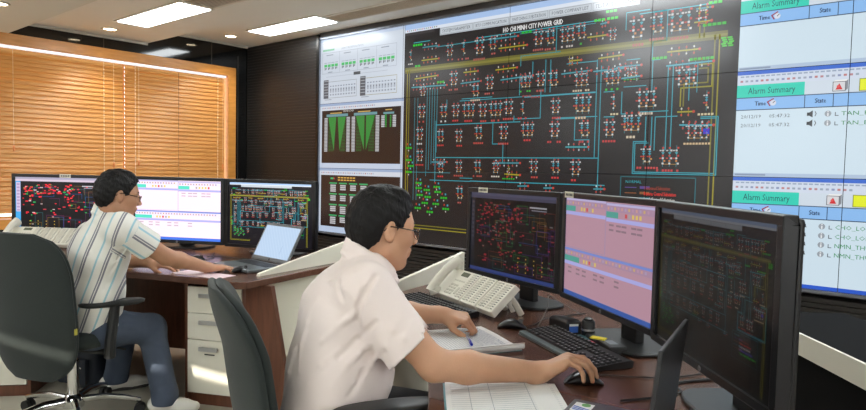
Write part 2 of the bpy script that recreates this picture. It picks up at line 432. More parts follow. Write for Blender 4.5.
def vent(x0, x1, y, w, z, label):
    t = thing('ceiling_vent', label, 'ceiling vent', ((x0+x1)/2, y, z), 0, 'linear ceiling vents')
    L = x1-x0; mb = MB()
    mb.box((0, w/2, -.006), (L, .02, .012)); mb.box((0, -w/2, -.006), (L, .02, .012)); mb.box((L/2, 0, -.006), (.02, w, .012)); mb.box((-L/2, 0, -.006), (.02, w, .012))
    mb.build('frame', M_tube2, t)
    MB().box((0, 0, -.001), (L-.02, w-.02, .002)).build('backing', mat('vent_void', rgb(130, 122, 110), .8), t)
    mb = MB(); n = int(w/.028)
    for i in range(n):
        y_ = -w/2+.02+(w-.04)*(i+.5)/n
        mb.box((0, y_, -.006), (L-.03, .012, .006), M=Matrix.Rotation(.5, 3, 'X'))
    mb.build('louvre', mat('vent_louvre', rgb(215, 206, 192), .5), t)
vent(-5.28, -3.9, 2.99, .3, H_B, 'slatted ceiling vent continuing the light near the blinds')
vent(-5.29, -3.5, 4.53, .24, H_C, 'slatted ceiling vent continuing the light near the video wall')
# ------------------------------------------------------------------ video wall: 5 x 3 rear-projection panels, one picture spread over them
VX0, VW, VH, VZ0, NC, NR = -5.9386, 1.323, .75, 2.8061, 5, 3
def W(px, py):
    p = aty(px, py, WY); return (p.x-VX0, VZ0-p.z)
def Ws(*pts): return [W(*p) for p in pts]
CY, YE, RD, GR, WH, OR = '35a8b8', 'b8b020', 'd8402c', '20d028', 'd8d8d8', 'd88828'
A = Art()           # left column + main diagram + alarms, in metres on the wall
D_ = Art()          # main diagram alone (reused on the small monitors)
# --- main diagram (columns 1..3)
mu0 = W(404, 100)[0]; mu1 = W(738, 60)[0]; mv1 = 2.25
D_.rect(mu0, 0, mu1-mu0, mv1, '1c191b', 0)
def uv(px, py): return W(px, py)
rnd = random.Random(5)
SX = 1.323/5.
def glyph(px, py, n=2, lab='d05048', lw=.13, style=0, s=1.0):
    """one feeder drawing: n columns of breaker squares, transformers and a name below. (px,py) = top centre in the photo"""
    u, v = uv(px, py); q = .0105*s; st = .020*s
    for i in range(n):
        x = u+(i-(n-1)/2)*.052*s
        D_.line([(x, v-.01), (x, v+st*7.5)], .0035, ['48a8b0', '38a0b0', 'b0a030'][style % 3], 2)
        cols = ['e04030', 'e8e8e8', '40b0c8', '40b0c8', 'e85030', 'e8a040', 'e8e0d0'] if style == 0 else (['e04030', 'e0e0e0', '48b8c8', 'e04030', 'e8e8e8', 'e09040', 'f0f0f0'] if style == 1 else ['c8c030', 'e0e0e0', 'c8c030', 'e04030', 'e8e8e8', '40b0c8', 'e04030'])
        for k, c in enumerate(cols):
            y = v+st*k
            if c in ('40b0c8', '48b8c8') and k in (2, 3):
                D_.poly([(x-q*1.3, y), (x+q*1.3, y), (x, y+st*.9)], c, 3)
            else:
                off = (q*1.2 if (k+i+style) % 3 == 0 else 0)
                D_.rect(x-q*.7+off, y, q*1.4, q*1.3, c, 3)
            if k in (1, 4): D_.rect(x-q*2.6, y+q*.2, q*1.5, q*.9, 'd8d8d8' if k == 1 else 'e04030', 3)
    if n > 1:
        y = v+st*6.6; D_.line([(u-.026*s*(n-1), y), (u+.026*s*(n-1), y)], .004, 'd0a040', 2)
    if lab:
        y = v+st*8.6; h = .0175*s
        k = max(2, int(lw/.022))
        for i in range(k):
            if rnd.random() < .88: D_.rect(u-lw/2+lw*i/k, y, lw/k*.72, h, lab, 3)
def bus(x0, y0, x1, y1, c, t=.011):
    a, b = uv(x0, y0), uv(x1, y1); D_.line([a, b], t, c, 2)
    n = max(2, int((b[0]-a[0])/.045))
    for i in range(n):
        f = (i+.5)/n; x, y = a[0]+(b[0]-a[0])*f, a[1]+(b[1]-a[1])*f
        D_.rect(x-.006, y-.03, .012, .013, 'e04030' if i % 3 else 'e8e8e8', 3); D_.rect(x-.006, y+.018, .012, .013, 'e04030' if (i+1) % 3 else 'e0e0e0', 3)
        D_.line([(x, y-.035), (x, y+.035)], .003, c, 2)
    D_.disc(b[0]+.012, b[1], .011, 'e04838', 3, 8)
def green(px, py, w=.13, c=GR, h=.02):
    u, v = uv(px, py); k = max(2, int(w/.03))
    for i in range(k): D_.rect(u-w/2+w*i/k, v-h/2, w/k*.8, h, c, 3)
def wire(c, *pts, t=.0068):
    P = [uv(*p) for p in pts]
    Q = [P[0]]
    for p in P[1:]:                        # square the runs: horizontal / vertical on the wall
        a = Q[-1]
        if abs(p[0]-a[0]) < abs(p[1]-a[1]): Q.append((a[0], p[1]))
        else: Q.append((p[0], a[1]))
    D_.line(Q, t, c, 1)
LB = 'd8d0c8'
# window title bars
u0, v0 = mu0, 0
D_.rect(mu0, 0, mu1-mu0, .055, 'a8c4ec', 1); D_.rect(mu0, .055, mu1-mu0, .03, 'dce4f0', 1)
D_.rect(mu0, .085, .40, .03, '3a3638', 1)
for i in range(16): D_.rect(mu0+.03+i*.026, .060, .012, .014, ['c86060', '6080c0', '70a070', '888888'][i % 4], 2)
tabs = [('SYSTEM PARAMETER', 440, 481), ('RTU COMMUNICATION', 473, 508), ('SWITCHING SUBSTATION', 510, 548), ('POWER COMPANY LIST', 551, 592), ('TEST AUDIO SIGNAL', 597, 640)]
ub0 = W(440, 32)[0]; ub1 = W(640, 4)[0]
D_.rect(ub0, .085, ub1-ub0, .075, 'c4ccd4', 1)
tw = (ub1-ub0)/5
for i, (t, a, b) in enumerate(tabs):
    D_.frame(ub0+tw*i+.008, .092, tw-.016, .06, .005, '98a0a8', 2)
    D_.text(t, ub0+tw*i+.03, .137, .030, '4a5058', 4, w=tw-.06)
ut = W(503, 28); D_.text('HO CHI MINH CITY POWER GRID', ut[0], .225, .043, 'f0f0f0', 4, w=W(563, 20)[0]-ut[0], bold=.002)
# yellow double-circuit ring
for dv, c in ((-.020, '78742a'), (0, '928e36'), (.020, '706c26')):
    P = [uv(406, 71), uv(726, 41)]
    D_.line([(P[0][0], P[0][1]+dv), (P[1][0], P[0][1]+dv)], .020, c, 1)
vY = uv(406, 71)[1]
for dx, c in ((0, 'a8a018'), (.03, '8a8420')):
    x = uv(407, 100)[0]+dx
    D_.line([(x, vY), (x, 2.10-dx), (uv(466, 222)[0], 2.10-dx)], .010, c, 1)
    x = uv(717, 100)[0]-dx*1.1
    D_.line([(x, vY), (x, 2.2)], .010, c, 1)
    D_.line([(uv(700, 58)[0], vY+.20+dx), (uv(713, 60)[0]-dx, vY+.20+dx), (uv(713, 60)[0]-dx, uv(713, 86)[1]-dx), (uv(681+dx*100, 86)[0], uv(713, 86)[1]-dx), (uv(681+dx*100, 86)[0], uv(681, 106)[1])], .010, c, 1)
    D_.line([(uv(700+dx*150, 26)[0], uv(700, 26)[1]), (uv(700+dx*150, 26)[0], vY)], .008, c, 1)
for i in range(5): green(727.5+(i % 3)*.8, 37.5+i*2.0, .085, '40e018', .011)
# horizontal / vertical cyan circuits
T = '34b6c8'
wire(T, (414, 43), (430, 43)); wire(T, (436, 47), (504, 36)); wire(T, (478, 38), (600, 22)); wire(T, (520, 34), (596, 19), t=.004)
wire(T, (557, 24), (557, 52), (521, 57), (521, 66)); wire('3aa8ba', (557, 52), (560, 52), t=.012)
wire(T, (626, 30), (626, 13), (650, 10)); wire(T, (640, 14), (668, 9)); wire(T, (668, 10), (668, 40), (653, 42), (653, 60), (660, 59)); wire(T, (654, 12), (700, 5)); wire(T, (700, 5), (716, 3))
for i, x in enumerate((427.5, 430, 432.5, 435, 437.5)): wire(T, (x, 88), (x, 176 - i*6), t=.005)
for i, x in enumerate((415, 418)): wire(T, (x, 98), (x, 200), t=.004)
wire(T, (436, 125), (520, 122), t=.008); wire(T, (460, 101), (545, 96)); wire(T, (447, 100), (447, 108)); wire(T, (462, 99), (492, 97))
wire(T, (436, 157.5), (598, 158.5), t=.008); wire(T, (436, 121), (436, 182)); wire(T, (430, 180), (470, 181)); wire(T, (470, 181), (510, 184), (604, 188), t=.008); wire(T, (460, 178), (472, 178)); wire(T, (412, 172), (450, 174), t=.004)
wire(T, (493, 122), (493, 144), (503, 145), (503, 162)); wire(T, (541, 90), (541, 118), (514, 122)); wire(T, (514, 116), (514, 122))
wire(T, (556, 119), (575, 119), (575, 140), (589, 140), (589, 150)); wire(T, (597.5, 60), (597.5, 158)); wire(T, (601.5, 66), (601.5, 190)); wire(T, (557, 118), (597, 112)); wire(T, (604, 117), (614, 117)); wire(T, (604, 92), (614, 92))
wire('48b8cc', (525, 97), (595, 90), t=.012); wire(T, (533, 62), (533, 78)); wire(T, (546, 60), (546, 92)); wire(T, (551, 60), (551, 92)); wire(T, (567, 64), (597, 62)); wire(T, (520, 76), (520, 95))
wire(T, (622, 92), (622, 114), (627, 114)); wire(T, (624, 87), (646, 85)); wire(T, (627, 60), (640, 57)); wire(T, (640, 112), (668, 110)); wire(T, (652, 117), (652, 148)); wire(T, (646, 117), (646, 146))
for x in (668.5, 673.5): wire(T, (x, 66), (x, 150)); wire(T, (698, 64), (698, 92), t=.005)
wire(T, (654, 150), (654, 117), (677, 116)); wire(T, (690, 68), (690, 100)); wire(T, (653, 60), (653, 90))
for d in (0, 1.6): wire(T, (648-d, 143-d), (635-d, 143-d), (635-d, 172+d), (714+d, 173+d), (714+d, 118-d), (701, 118-d))
# feeders, row by row
for a in [(411, 50, 1, LB, .07, 0, .8), (450, 43, 2, 'c86058', .10, 1, .9), (464, 40, 1, 'c86058', .14, 0, 1), (480, 37, 2, 'b86058', .14, 1, 1.15), (493, 36, 2, 'c86058', .08, 0, .9), (539, 29, 2, 'c06058', .11, 1, 1), (551, 28, 2, 'c06058', .11, 0, 1), (568, 26, 3, LB, .12, 1, .95), (582, 23, 2, '30c030', .08, 0, .95), (613, 28, 2, None, .1, 1, .7), (638, 16, 2, 'c05850', .12, 1, 1.25), (658, 13, 2, 'c05850', .12, 0, 1.1), (681, 9, 3, 'c05850', .14, 1, 1.2), (703, 7, 2, None, .1, 2, .9),
          (423, 85, 2, None, .1, 1, .8), (454, 71, 2, 'c86058', .12, 1, 1), (476, 83, 2, 'e8d0b0', .12, 0, .9), (490, 75, 2, 'c86058', .11, 1, .95), (526, 75, 3, '30d030', .12, 0, .8), (541, 71, 2, 'c86058', .08, 1, .95), (554, 70, 2, None, .1, 0, 1), (582, 71, 3, 'e8d0b0', .16, 1, .9), (613, 68, 3, '30d030', .12, 0, .95), (632, 66, 3, '30d030', .13, 1, .6), (687, 66, 3, None, .12, 1, 1.05), (571, 57, 2, None, .1, 2, .5),
          (422, 104, 2, 'd05048', .08, 1, 1), (444, 104, 2, 'e8e8e8', .08, 0, .95), (456, 103, 2, 'd84040', .08, 1, .95), (469, 102, 3, 'd84040', .1, 0, 1), (483, 102, 2, 'd05048', .1, 1, 1), (496, 101, 3, 'd05048', .1, 0, 1), (509, 99, 2, 'd05048', .12, 1, 1), (523, 101, 1, 'e04040', .1, 0, .85), (556, 98, 2, 'd84040', .11, 1, .95), (583, 94, 3, 'e8c8a0', .13, 0, 1.1), (614, 94, 1, 'e8d8b0', .1, 1, .9), (647, 88, 3, 'e8d8c0', .12, 1, 1.1), (707, 92, 1, 'e8d8b0', .12, 0, .9),
          (420, 127, 2, 'd8d8d8', .08, 1, .95), (441, 129, 2, 'd84040', .09, 0, .9), (459, 129, 2, 'd84040', .1, 1, .9), (479, 125, 2, 'd05048', .12, 0, .95), (504, 124, 2, 'd05048', .12, 1, 1), (528, 122, 3, 'e04040', .08, 0, .9), (555, 121, 2, 'd84040', .14, 1, 1), (585, 120, 2, 'd84040', .1, 0, 1), (610, 119, 2, 'd84040', .12, 1, 1), (632, 112, 3, 'f0e0c0', .08, 0, 1.1), (698, 123, 4, 'f0d0a0', .2, 1, .85), (628, 116, 1, 'd84040', .06, 0, .6),
          (420, 149, 2, 'd84040', .11, 1, .9), (441, 161, 2, 'e84040', .08, 0, .85), (459, 160, 2, 'c05048', .12, 1, .85), (478, 160, 2, 'c05048', .11, 0, .85), (496, 161, 2, 'e8e0d0', .1, 1, .8), (509, 167, 1, '30d030', .14, 2, .6), (534, 159, 2, 'd05048', .1, 1, .9), (556, 159, 2, 'e04040', .08, 0, .9), (576, 159, 2, 'e04040', .08, 1, 1), (647, 146, 2, 'd84848', .2, 0, .95), (670, 147, 3, 'd84848', .2, 1, 1), (460, 186, 2, 'c86058', .1, 0, .9)]:
    glyph(*a)
for a in [(423, 47.5, 438, 45.5, '48a8b8'), (422, 60.5, 438, 58.5, YE), (495, 39, 517, 36, '48a8b8'), (499, 48.5, 526, 45, YE), (588, 37.5, 606, 35, YE), (601, 24, 607, 22.5, '48a8b8'), (695, 22.5, 710, 20.5, YE), (697, 9, 711, 7, '48a8b8'),
          (415, 79, 437, 75.5, YE), (412, 87.5, 446, 85, '48b0c0'), (464, 72.5, 477, 71, YE), (461, 83.5, 480, 81, '48a8b8'), (496, 70, 516, 67.5, YE), (501, 80, 532, 75.5, '48b0c0'), (562, 74, 590, 70.5, '48b0c0'), (599, 58.5, 622, 55, YE), (594, 71.5, 624, 68, '48b0c0'), (617, 67.5, 640, 65, '48b0c0'), (622, 78.5, 640, 76, '48b0c0'), (668, 52, 698, 49, YE), (667, 66, 712, 61, '48b8cc'), (570, 61, 580, 60, YE),
          (432, 162, 446, 162, '48a8b8'), (494, 163, 519, 163, '48a8b8'), (505, 174, 519, 175, YE), (566, 147, 587, 147, '48b8c0'), (678, 112, 692, 111.5, YE), (680, 125, 712, 125, '48b8cc'), (518, 186, 527, 186, '48a8b8'), (544, 188, 552, 188, '48a8b8'), (594, 189, 603, 189, '48a8b8')]:
    bus(*a)
for a in [(418, 45, .13), (418, 66, .08), (600, 20, .1), (613, 18, .1), (716, 2, .1), (715, 24, .17), (660, 58, .12), (702, 58.5, .18), (441, 82, .1), (612, 11, .1), (527, 32, .11)]: green(*a)
for (x, y) in [(409, 148), (409, 160), (411, 166), (409, 172), (419, 183), (419, 188), (427, 190), (420, 195), (428, 197), (437, 187), (438, 192), (425, 203), (436, 204), (418, 208), (430, 212), (444, 198), (446, 209)]:
    green(x, y, .09); u, v = uv(x, y); D_.rect(u-.03, v-.05, .012, .02, 'e04030', 3); D_.rect(u+.01, v-.045, .018, .018, '40b0c8', 3); D_.rect(u-.01, v+.02, .012, .014, 'e0e0e0', 3)
u, v = uv(706, 131); D_.rect(u-.02, v-.018, .045, .04, '1838e8', 3)
for (x, y) in ((536, 97), (527, 96)): green(x, y, .1, 'a84848', .014)
# legend box
a = uv(621, 176.5); b = uv(695, 196); LW_ = (b[0]-a[0]-.30)/.54; D_.rect(a[0], a[1], b[0]-a[0], .36, '100e10', 3); D_.frame(a[0], a[1], b[0]-a[0], .36, .007, '1e7884', 4)
D_.text('NORMAL', a[0]+.04, a[1]+.05, .022, '30c0d0', 5)
for i, (t, c, c2) in enumerate((('Unmanned Substation', 'a04030', '6048a0'), ('Remote Control Substation', 'f03028', 'a06030'), ('Local Control Substation', 'e8e0d8', '2898a8'), ('E13 Remote Control Substation', '6848e8', '985028'), ('Power Transformer Belongs To Authority', '28e038', '303030'))):
    y = a[1]+.085+i*.044
    D_.line([(a[0]+.04, y), (a[0]+.13, y)], .007, c2, 4); D_.rect(a[0]+.16, y-.012, .08, .02, c2 if i < 4 else '403838', 4)
    ux = W(644, 186)[0]; D_.text(t, ux, y+.015, .029, c, 5, w=W([670, 676, 675, 682, 692.5][i], 186)[0]-ux, bold=.003)
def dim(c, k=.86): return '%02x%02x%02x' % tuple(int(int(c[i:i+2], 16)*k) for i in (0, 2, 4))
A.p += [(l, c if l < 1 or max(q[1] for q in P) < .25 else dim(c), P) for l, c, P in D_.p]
# --- left column: three status windows
lw = mu0-.004
A.rect(0, 0, lw, 2.25, 'c8d0dc', 0)
A.rect(0, 0, lw, .035, 'b8c8e0', 1); A.rect(0, .035, lw, .715, 'cdd6e2', 1)
for i in range(24): A.rect(.04+i*.03, .05, .014, .012, '98a4b4', 2)
A.rect(.04, .12, .20, .022, '70b890', 2); A.text('220kV SUBSTATION STATUS', .36, .14, .02, '8890a0', 3)
for g in range(4):
    x0 = .03+g*.30
    A.frame(x0, .165, .30, .235, .004, 'a0a8b8', 2)
    for k in range(4):
        x = x0+.035+k*.062
        A.rect(x, .295, .05, .03, '48c068', 3); A.rect(x+.008, .33, .012, .028, '404448', 3); A.rect(x+.028, .33, .012, .022, '606468', 3); A.rect(x, .275, .05, .006, '98a0b0', 3)
    A.rect(x0+.07, .185, .12, .010, '909aa8', 3); A.rect(x0+.10, .382, .08, .010, '909aa8', 3)
A.line([(.1, .44), (.58, .44)], .004, 'a8b0c0', 2); A.rect(.57, .415, .11, .034, '505458', 3); A.line([(.68, .44), (1.1, .44)], .004, 'a8b0c0', 2)
for g in range(2):
    x0 = .06+g*.62
    A.frame(x0, .50, .56, .185, .005, '989060' if g else '90989c', 2); A.rect(x0, .475, .085, .215, '5a5e66', 3)
    for r in range(6): A.rect(x0+.006, .485+r*.033, .074, .008, 'a8acb4', 4)
    for k in range(10):
        x = x0+.11+k*.045
        A.rect(x, .545, .026, .012, '8890a0', 3); A.rect(x, .575, .026, .05, 'a8b0bc', 3); A.rect(x+.006, .585, .014, .012, '707884', 4); A.rect(x, .64, .026, .018, '98a0ac', 3)
    A.rect(x0+.02, .70, .12, .008, '909aa8', 3)
# V-shaped load charts
y0 = .75
A.rect(0, y0, lw, .03, '9cb0d0', 1); A.rect(0, y0+.03, lw, .05, 'd4dae4', 1)
for i in range(30): A.rect(.03+i*.03, y0+.045, .014, .014, ['9aa4b8', 'b06868', '8898c0'][i % 3], 2)
A.rect(.035, y0+.08, lw-.07, .61, '241a18', 1); A.rect(0, y0+.69, lw, .06, 'c4d0e4', 1)
A.text('FEEDER LOAD', .40, y0+.105, .02, 'e0e0d8', 3)
for cx, wd in ((.30, .36), (.77, .36)):
    A.rect(cx-wd/2-.005, y0+.125, wd+.01, .03, '6898a0', 2); A.rect(cx-.12, y0+.108, .2, .012, 'c8a860', 2)
    for sgn in (-1, 1):
        A.poly([(cx+sgn*.012, y0+.16), (cx+sgn*.15, y0+.16), (cx+sgn*.015+(.10 if sgn > 0 else -.10)*(1 if cx < .5 else 0)*.35, y0+.545)], '2c8a3c', 3)
        for r in range(24):
            yy = y0+.165+r*.0165
            A.rect(cx+sgn*(wd/2+.012)-.028, yy, .056, .0125, 'b8bcc0', 3)
            A.rect(cx+sgn*.10-.045, yy, .09, .008, '1c5c2c', 2)
A.rect(1.05, y0+.135, .16, .022, '6898a0', 2); A.rect(1.08, y0+.105, .1, .012, 'c8a860', 2)
for r in range(7):
    for x in (1.02, 1.19): A.rect(x, y0+.17+r*.0185, .05, .014, 'c0c4c8', 3)
    A.rect(1.08, y0+.17+r*.0185, .02, .014, '2c9a40', 3); A.rect(1.15, y0+.17+r*.0185, .02, .014, '2c9a40', 3)
A.poly([(1.07, y0+.16), (1.10, y0+.16), (1.085, y0+.28)], '2c8a3c', 3)
# status grid
y0 = 1.5
A.rect(0, y0, lw, .03, '9cb0d0', 1); A.rect(0, y0+.03, lw, .05, 'd4dae4', 1)
for i in range(30): A.rect(.03+i*.03, y0+.045, .014, .014, ['9aa4b8', 'b06868', '8898c0'][i % 3], 2)
A.rect(.03, y0+.08, lw-.06, .60, '281c1a', 1); A.rect(0, y0+.68, lw, .07, 'b8c8e0', 1)
A.rect(.20, y0+.108, .05, .02, '40b870', 3); A.rect(.255, y0+.108, .02, .02, 'c04040', 3)
for r in range(2):
    for k in range(6): A.rect(.33+k*.05, y0+.10+r*.028, .04, .014, 'd8a850', 3)
for r in range(4):
    for k in range(4):
        x, y = .18+k*.17, y0+.165+r*.125
        A.rect(x, y, .135, .016, '38a868', 3)
        for q in range(3 if (r+k) % 3 else 4): A.rect(x+.02, y+.026+q*.022, .095, .016, 'c0c0c4', 3)
# --- alarm windows (right)
au = mu1+.004; aw = NC*VW-au
U_ = lambda x: W(x, 95)[0]
pu = {x: U_(x) for x in (805, 833.6, 861)}
for wi in range(3):
    y0 = wi*.75 if wi else .155
    if wi == 0: A.rect(au, 0, aw, .155, 'c4d4ec', 0)
    A.rect(au, y0, aw, .75 if wi else .595, 'cfe2ee', 0)
    A.rect(au, y0, aw, .028, '3c6cd0', 1); A.rect(au, y0+.028, aw, .072, 'd2dcec', 1)
    for r in range(2):
        for i in range(26 if r == 0 else 22): A.rect(au+.02+i*.033, y0+.036+r*.030, .018 if r else .024, .010 if r == 0 else .014, ('98a8c0' if r == 0 else ['b88890', '8c98bc', '98a8b8', 'c08080', 'a0a8bc'][(i*7) % 5]), 2)
    tw = pu[805]-au
    A.rect(au, y0+.100, tw-.004, .088, '30d0b8', 2); A.rect(au+tw-.002, y0+.100, aw-tw, .088, 'd0dce8', 1)
    A.text('Alarm Summary', U_(748), y0+.164, .044, '1c4c58', 4, w=U_(795)-U_(748))
    A.rect(au, y0+.190, aw, .086, '8cbcf0', 2); A.line([(au, y0+.190), (NC*VW, y0+.190)], .006, '38506c', 3); A.line([(au, y0+.276), (NC*VW, y0+.276)], .006, '28405c', 3)
    for x in (pu[805], pu[833.6]): A.line([(x, y0+.19), (x, y0+.276)], .005, '38506c', 3)
    A.text('Time', U_(755), y0+.247, .030, '30486c', 4, w=U_(766)-U_(755), bold=.003); A.text('State', U_(815), y0+.247, .032, '30486c', 4, w=U_(826)-U_(815), bold=.003)
    x = U_(773.5); A.disc(x, y0+.232, .020, 'd8dce8', 4); A.line([(x-.02, y0+.25), (x-.035, y0+.225), (x, y0+.205)], .008, 'a03040', 5); A.line([(x, y0+.232), (x+.01, y0+.222)], .005, '404858', 5)
    # cube icon with red triangle
    x = U_(832.5)
    A.rect(x, y0+.115, .07, .06, 'd8d8dc', 3); A.poly([(x, y0+.115), (x+.014, y0+.103), (x+.084, y0+.103), (x+.07, y0+.115)], 'f0f0f0', 3); A.poly([(x+.07, y0+.115), (x+.084, y0+.103), (x+.084, y0+.163), (x+.07, y0+.175)], '888c94', 3)
    A.frame(x, y0+.115, .07, .06, .004, '606068', 4); A.poly([(x+.015, y0+.166), (x+.055, y0+.166), (x+.035, y0+.125)], 'd02830', 4); A.disc(x+.03, y0+.145, .009, 'e85050', 5)
    x = pu[861]-.01
    A.rect(x, y0+.105, .12, .075, 'e8f028', 3); A.frame(x, y0+.105, .12, .075, .005, '909820', 4)
    if wi == 1:
        for r in range(2):
            y = y0+.335+r*.062
            A.text('20/12/19', U_(742), y, .024, '505860', 4, w=U_(762)-U_(742)); A.text('05:47:32', U_(770), y, .024, '505860', 4, w=U_(791)-U_(770))
            sx = U_(808)
            A.rect(sx, y-.026, .014, .022, '303438', 4); A.poly([(sx+.014, y-.026), (sx+.034, y-.04), (sx+.034, y+.008), (sx+.014, y-.004)], '404448', 4); A.line([(sx+.048, y-.03), (sx+.054, y-.016), (sx+.048, y-.002)], .005, '606468', 4)
            sx = U_(829); A.disc(sx, y-.014, .020, '98a0a8', 3); A.rect(sx-.004, y-.018, .008, .02, 'e8ecf0', 4); A.rect(sx-.004, y-.03, .008, .007, 'e8ecf0', 4)
            A.line([(sx+.042, y-.020), (sx+.042, y), (sx+.058, y)], .005, '606870', 4)
            A.text('TAN_BINH', sx+.075, y, .026, '2c8848', 4, w=.235)
    if wi == 2:
        for r, t in enumerate(('CHO_LON', 'CHO_LON', 'NMN_THU', 'NMN_THU')):
            y = y0+.335+r*.062
            sx = U_(808.5)
            A.disc(sx+.012, y-.018, .014, '383c40', 4); A.poly([(sx-.006, y-.002), (sx+.03, y-.002), (sx+.022, y-.022), (sx+.002, y-.022)], '383c40', 4)
            sx = U_(829); A.disc(sx, y-.014, .020, '98a0a8', 3); A.rect(sx-.004, y-.018, .008, .02, 'e8ecf0', 4); A.rect(sx-.004, y-.03, .008, .007, 'e8ecf0', 4)
            A.line([(sx+.042, y-.020), (sx+.042, y), (sx+.058, y)], .005, '606870', 4)
            A.text(t, sx+.075, y, .028, '2c9050', 4, w=.20)
    y0 = wi*.75
    A.rect(au, y0+.722, aw, .028, '2858c8' if wi == 2 else 'b0c4dc', 3)
    A.rect(au+.01, y0+.728, .2, .012, '8898b0', 4)

vw = thing('video_wall', 'wall-wide video wall showing power grid diagram and alarm lists', 'video wall', (VX0, WY, 0))
MB().box((NC*VW/2, .075, VZ0-1.125), (NC*VW+.05, .07, 2.30)).build('support_frame', mat('video_wall_frame', rgb(28, 27, 27), .5), vw)
fr = MB(); t_ = .022
for (c, d) in (((NC*VW/2, -.004, VZ0+t_/2), (NC*VW+2*t_, .03, t_)), ((NC*VW/2, -.004, VZ0-2.25-t_/2), (NC*VW+2*t_, .03, t_)), ((-t_/2, -.004, VZ0-1.125), (t_, .03, 2.25)), ((NC*VW+t_/2, -.004, VZ0-1.125), (t_, .03, 2.25))): fr.box(c, d)
fr.build('edge_trim', mat('silver_edge_trim', rgb(150, 155, 165), .25, metal=.7), vw)
M_scr = mat('display_glass', (.008, .007, .007), .26, spec=.55)
seam = .004
what = [['white bay status window', 'top left of the grid diagram', 'top middle of the grid diagram', 'top right of the grid diagram and an alarm list', 'right end of the top alarm list'],
        ['green V-shaped load charts', 'middle left of the grid diagram', 'centre of the grid diagram', 'middle right of the grid diagram and dated alarms', 'right end of the middle alarm list'],
        ['grid of small status boxes', 'lower left of the grid diagram', 'lower middle of the grid diagram', 'legend box and the lowest alarm list', 'right end of the lowest alarm list']]
for c in range(NC):
    for r in range(NR):
        p = MB().box((c*VW+VW/2, .024, VZ0-(r+.5)*VH), (VW-seam, .046, VH-seam)).build('display_panel', M_scr, vw)
        p['label'] = 'video wall panel showing the ' + what[r][c]
        A.build('screen_image', lambda x, y, h: (x, -h, VZ0-y), VIDEO_E, p, win=(c*VW+seam/2, r*VH+seam/2, (c+1)*VW-seam/2, (r+1)*VH-seam/2), step=.0004, rough=.26)
# ------------------------------------------------------------------ consoles
DZ = .72
M_bezel = mat('black_monitor_plastic', rgb(26, 26, 28), .35, bump=(300, .03))
M_dark = mat('black_plastic', rgb(24, 24, 25), .4)
M_key = mat('black_key', rgb(34, 34, 36), .45)
M_keyleg = mat('key_legend', rgb(150, 150, 150), .5)
M_silver = mat('brushed_silver', rgb(190, 190, 190), .3, metal=.9)
M_chrome = mat('polished_chrome', rgb(215, 215, 215), .12, metal=1)
M_cable = mat('black_cable', rgb(20, 20, 21), .5)
M_label = mat('white_label_tape', rgb(225, 222, 205), .6)
M_ink = mat('dark_ink', rgb(40, 45, 60), .6)
M_paper = mat('white_paper', rgb(238, 238, 236), .8)
M_grey = mat('grey_laptop_shell', rgb(104, 108, 110), .35, metal=.35)
M_dgrey = mat('dark_grey_shell', rgb(58, 59, 61), .38, metal=.2)

def V2(p): return (p[0], p[1])
def desk_thing(label, base, front, right, back, name='operator_console'):
    t = thing(name, label, 'desk', (base[0], base[1], 0))
    poly = [(x-base[0], y-base[1]) for x, y in front+right+back]
    MB().prism(poly, DZ-.036, DZ, bev=.003).build('worktop', M_desk, t)
    return t
def wall_panel(p0, p1, zs, th, base):
    """upright panel from p0 to p1 (plan) whose outline is zs=[(t,z)...] along it"""
    a, b = Vector((p0[0]-base[0], p0[1]-base[1], 0)), Vector((p1[0]-base[0], p1[1]-base[1], 0)); d = b-a; n = Vector((-d.y, d.x, 0)).normalized()*th/2
    f = [a+d*t+Vector((0, 0, z)) for t, z in zs]; k = len(f)
    vs = [p+n for p in f]+[p-n for p in f]
    fs = [tuple(range(k)), tuple(range(2*k-1, k-1, -1))]+[(i, (i+1) % k, k+(i+1) % k, k+i) for i in range(k)]
    return MB().add(vs, fs)

# rear console (curved, walnut worktop)
rb = (-3.6, 2.0)
rear = desk_thing('curved walnut console desk where the man in the striped shirt works', rb,
    [(-4.30, .72), (-4.14, .96), (-3.93, 1.22), (-3.68, 1.44), (-3.397, 1.592), (-3.09, 1.711), (-2.96, 1.757), (-2.80, 1.788)],
    [(-2.76, 1.83), (-2.866, 2.34), (-2.97, 2.86)],
    [(-3.05, 2.90), (-3.6, 2.88), (-4.35, 2.66), (-4.95, 2.28), (-5.35, 1.80), (-5.6, 1.25), (-5.5, .5), (-4.55, .45)])
o = wall_panel((-2.875, 1.95), (-3.04, 2.84), [(.42, 0), (1, 0), (1, .86), (.04, .735), (.0, .66)], .022, rb).build('end_panel', M_cream, rear, bevel=.002); o['label'] = 'cream side panel rising towards the back'
o = wall_panel((-2.965, 1.93), (-2.74, 1.985), [(0, 0), (1.6, 0), (.95, .684), (0, .684)], .03, rb).build('support_panel', M_desk2, rear, bevel=.002)
o = wall_panel((-5.35, 1.60), (-3.10, 2.72), [(0, .04), (1, .04), (1, .684), (0, .684)], .02, rb).build('modesty_panel', M_desk2, rear)

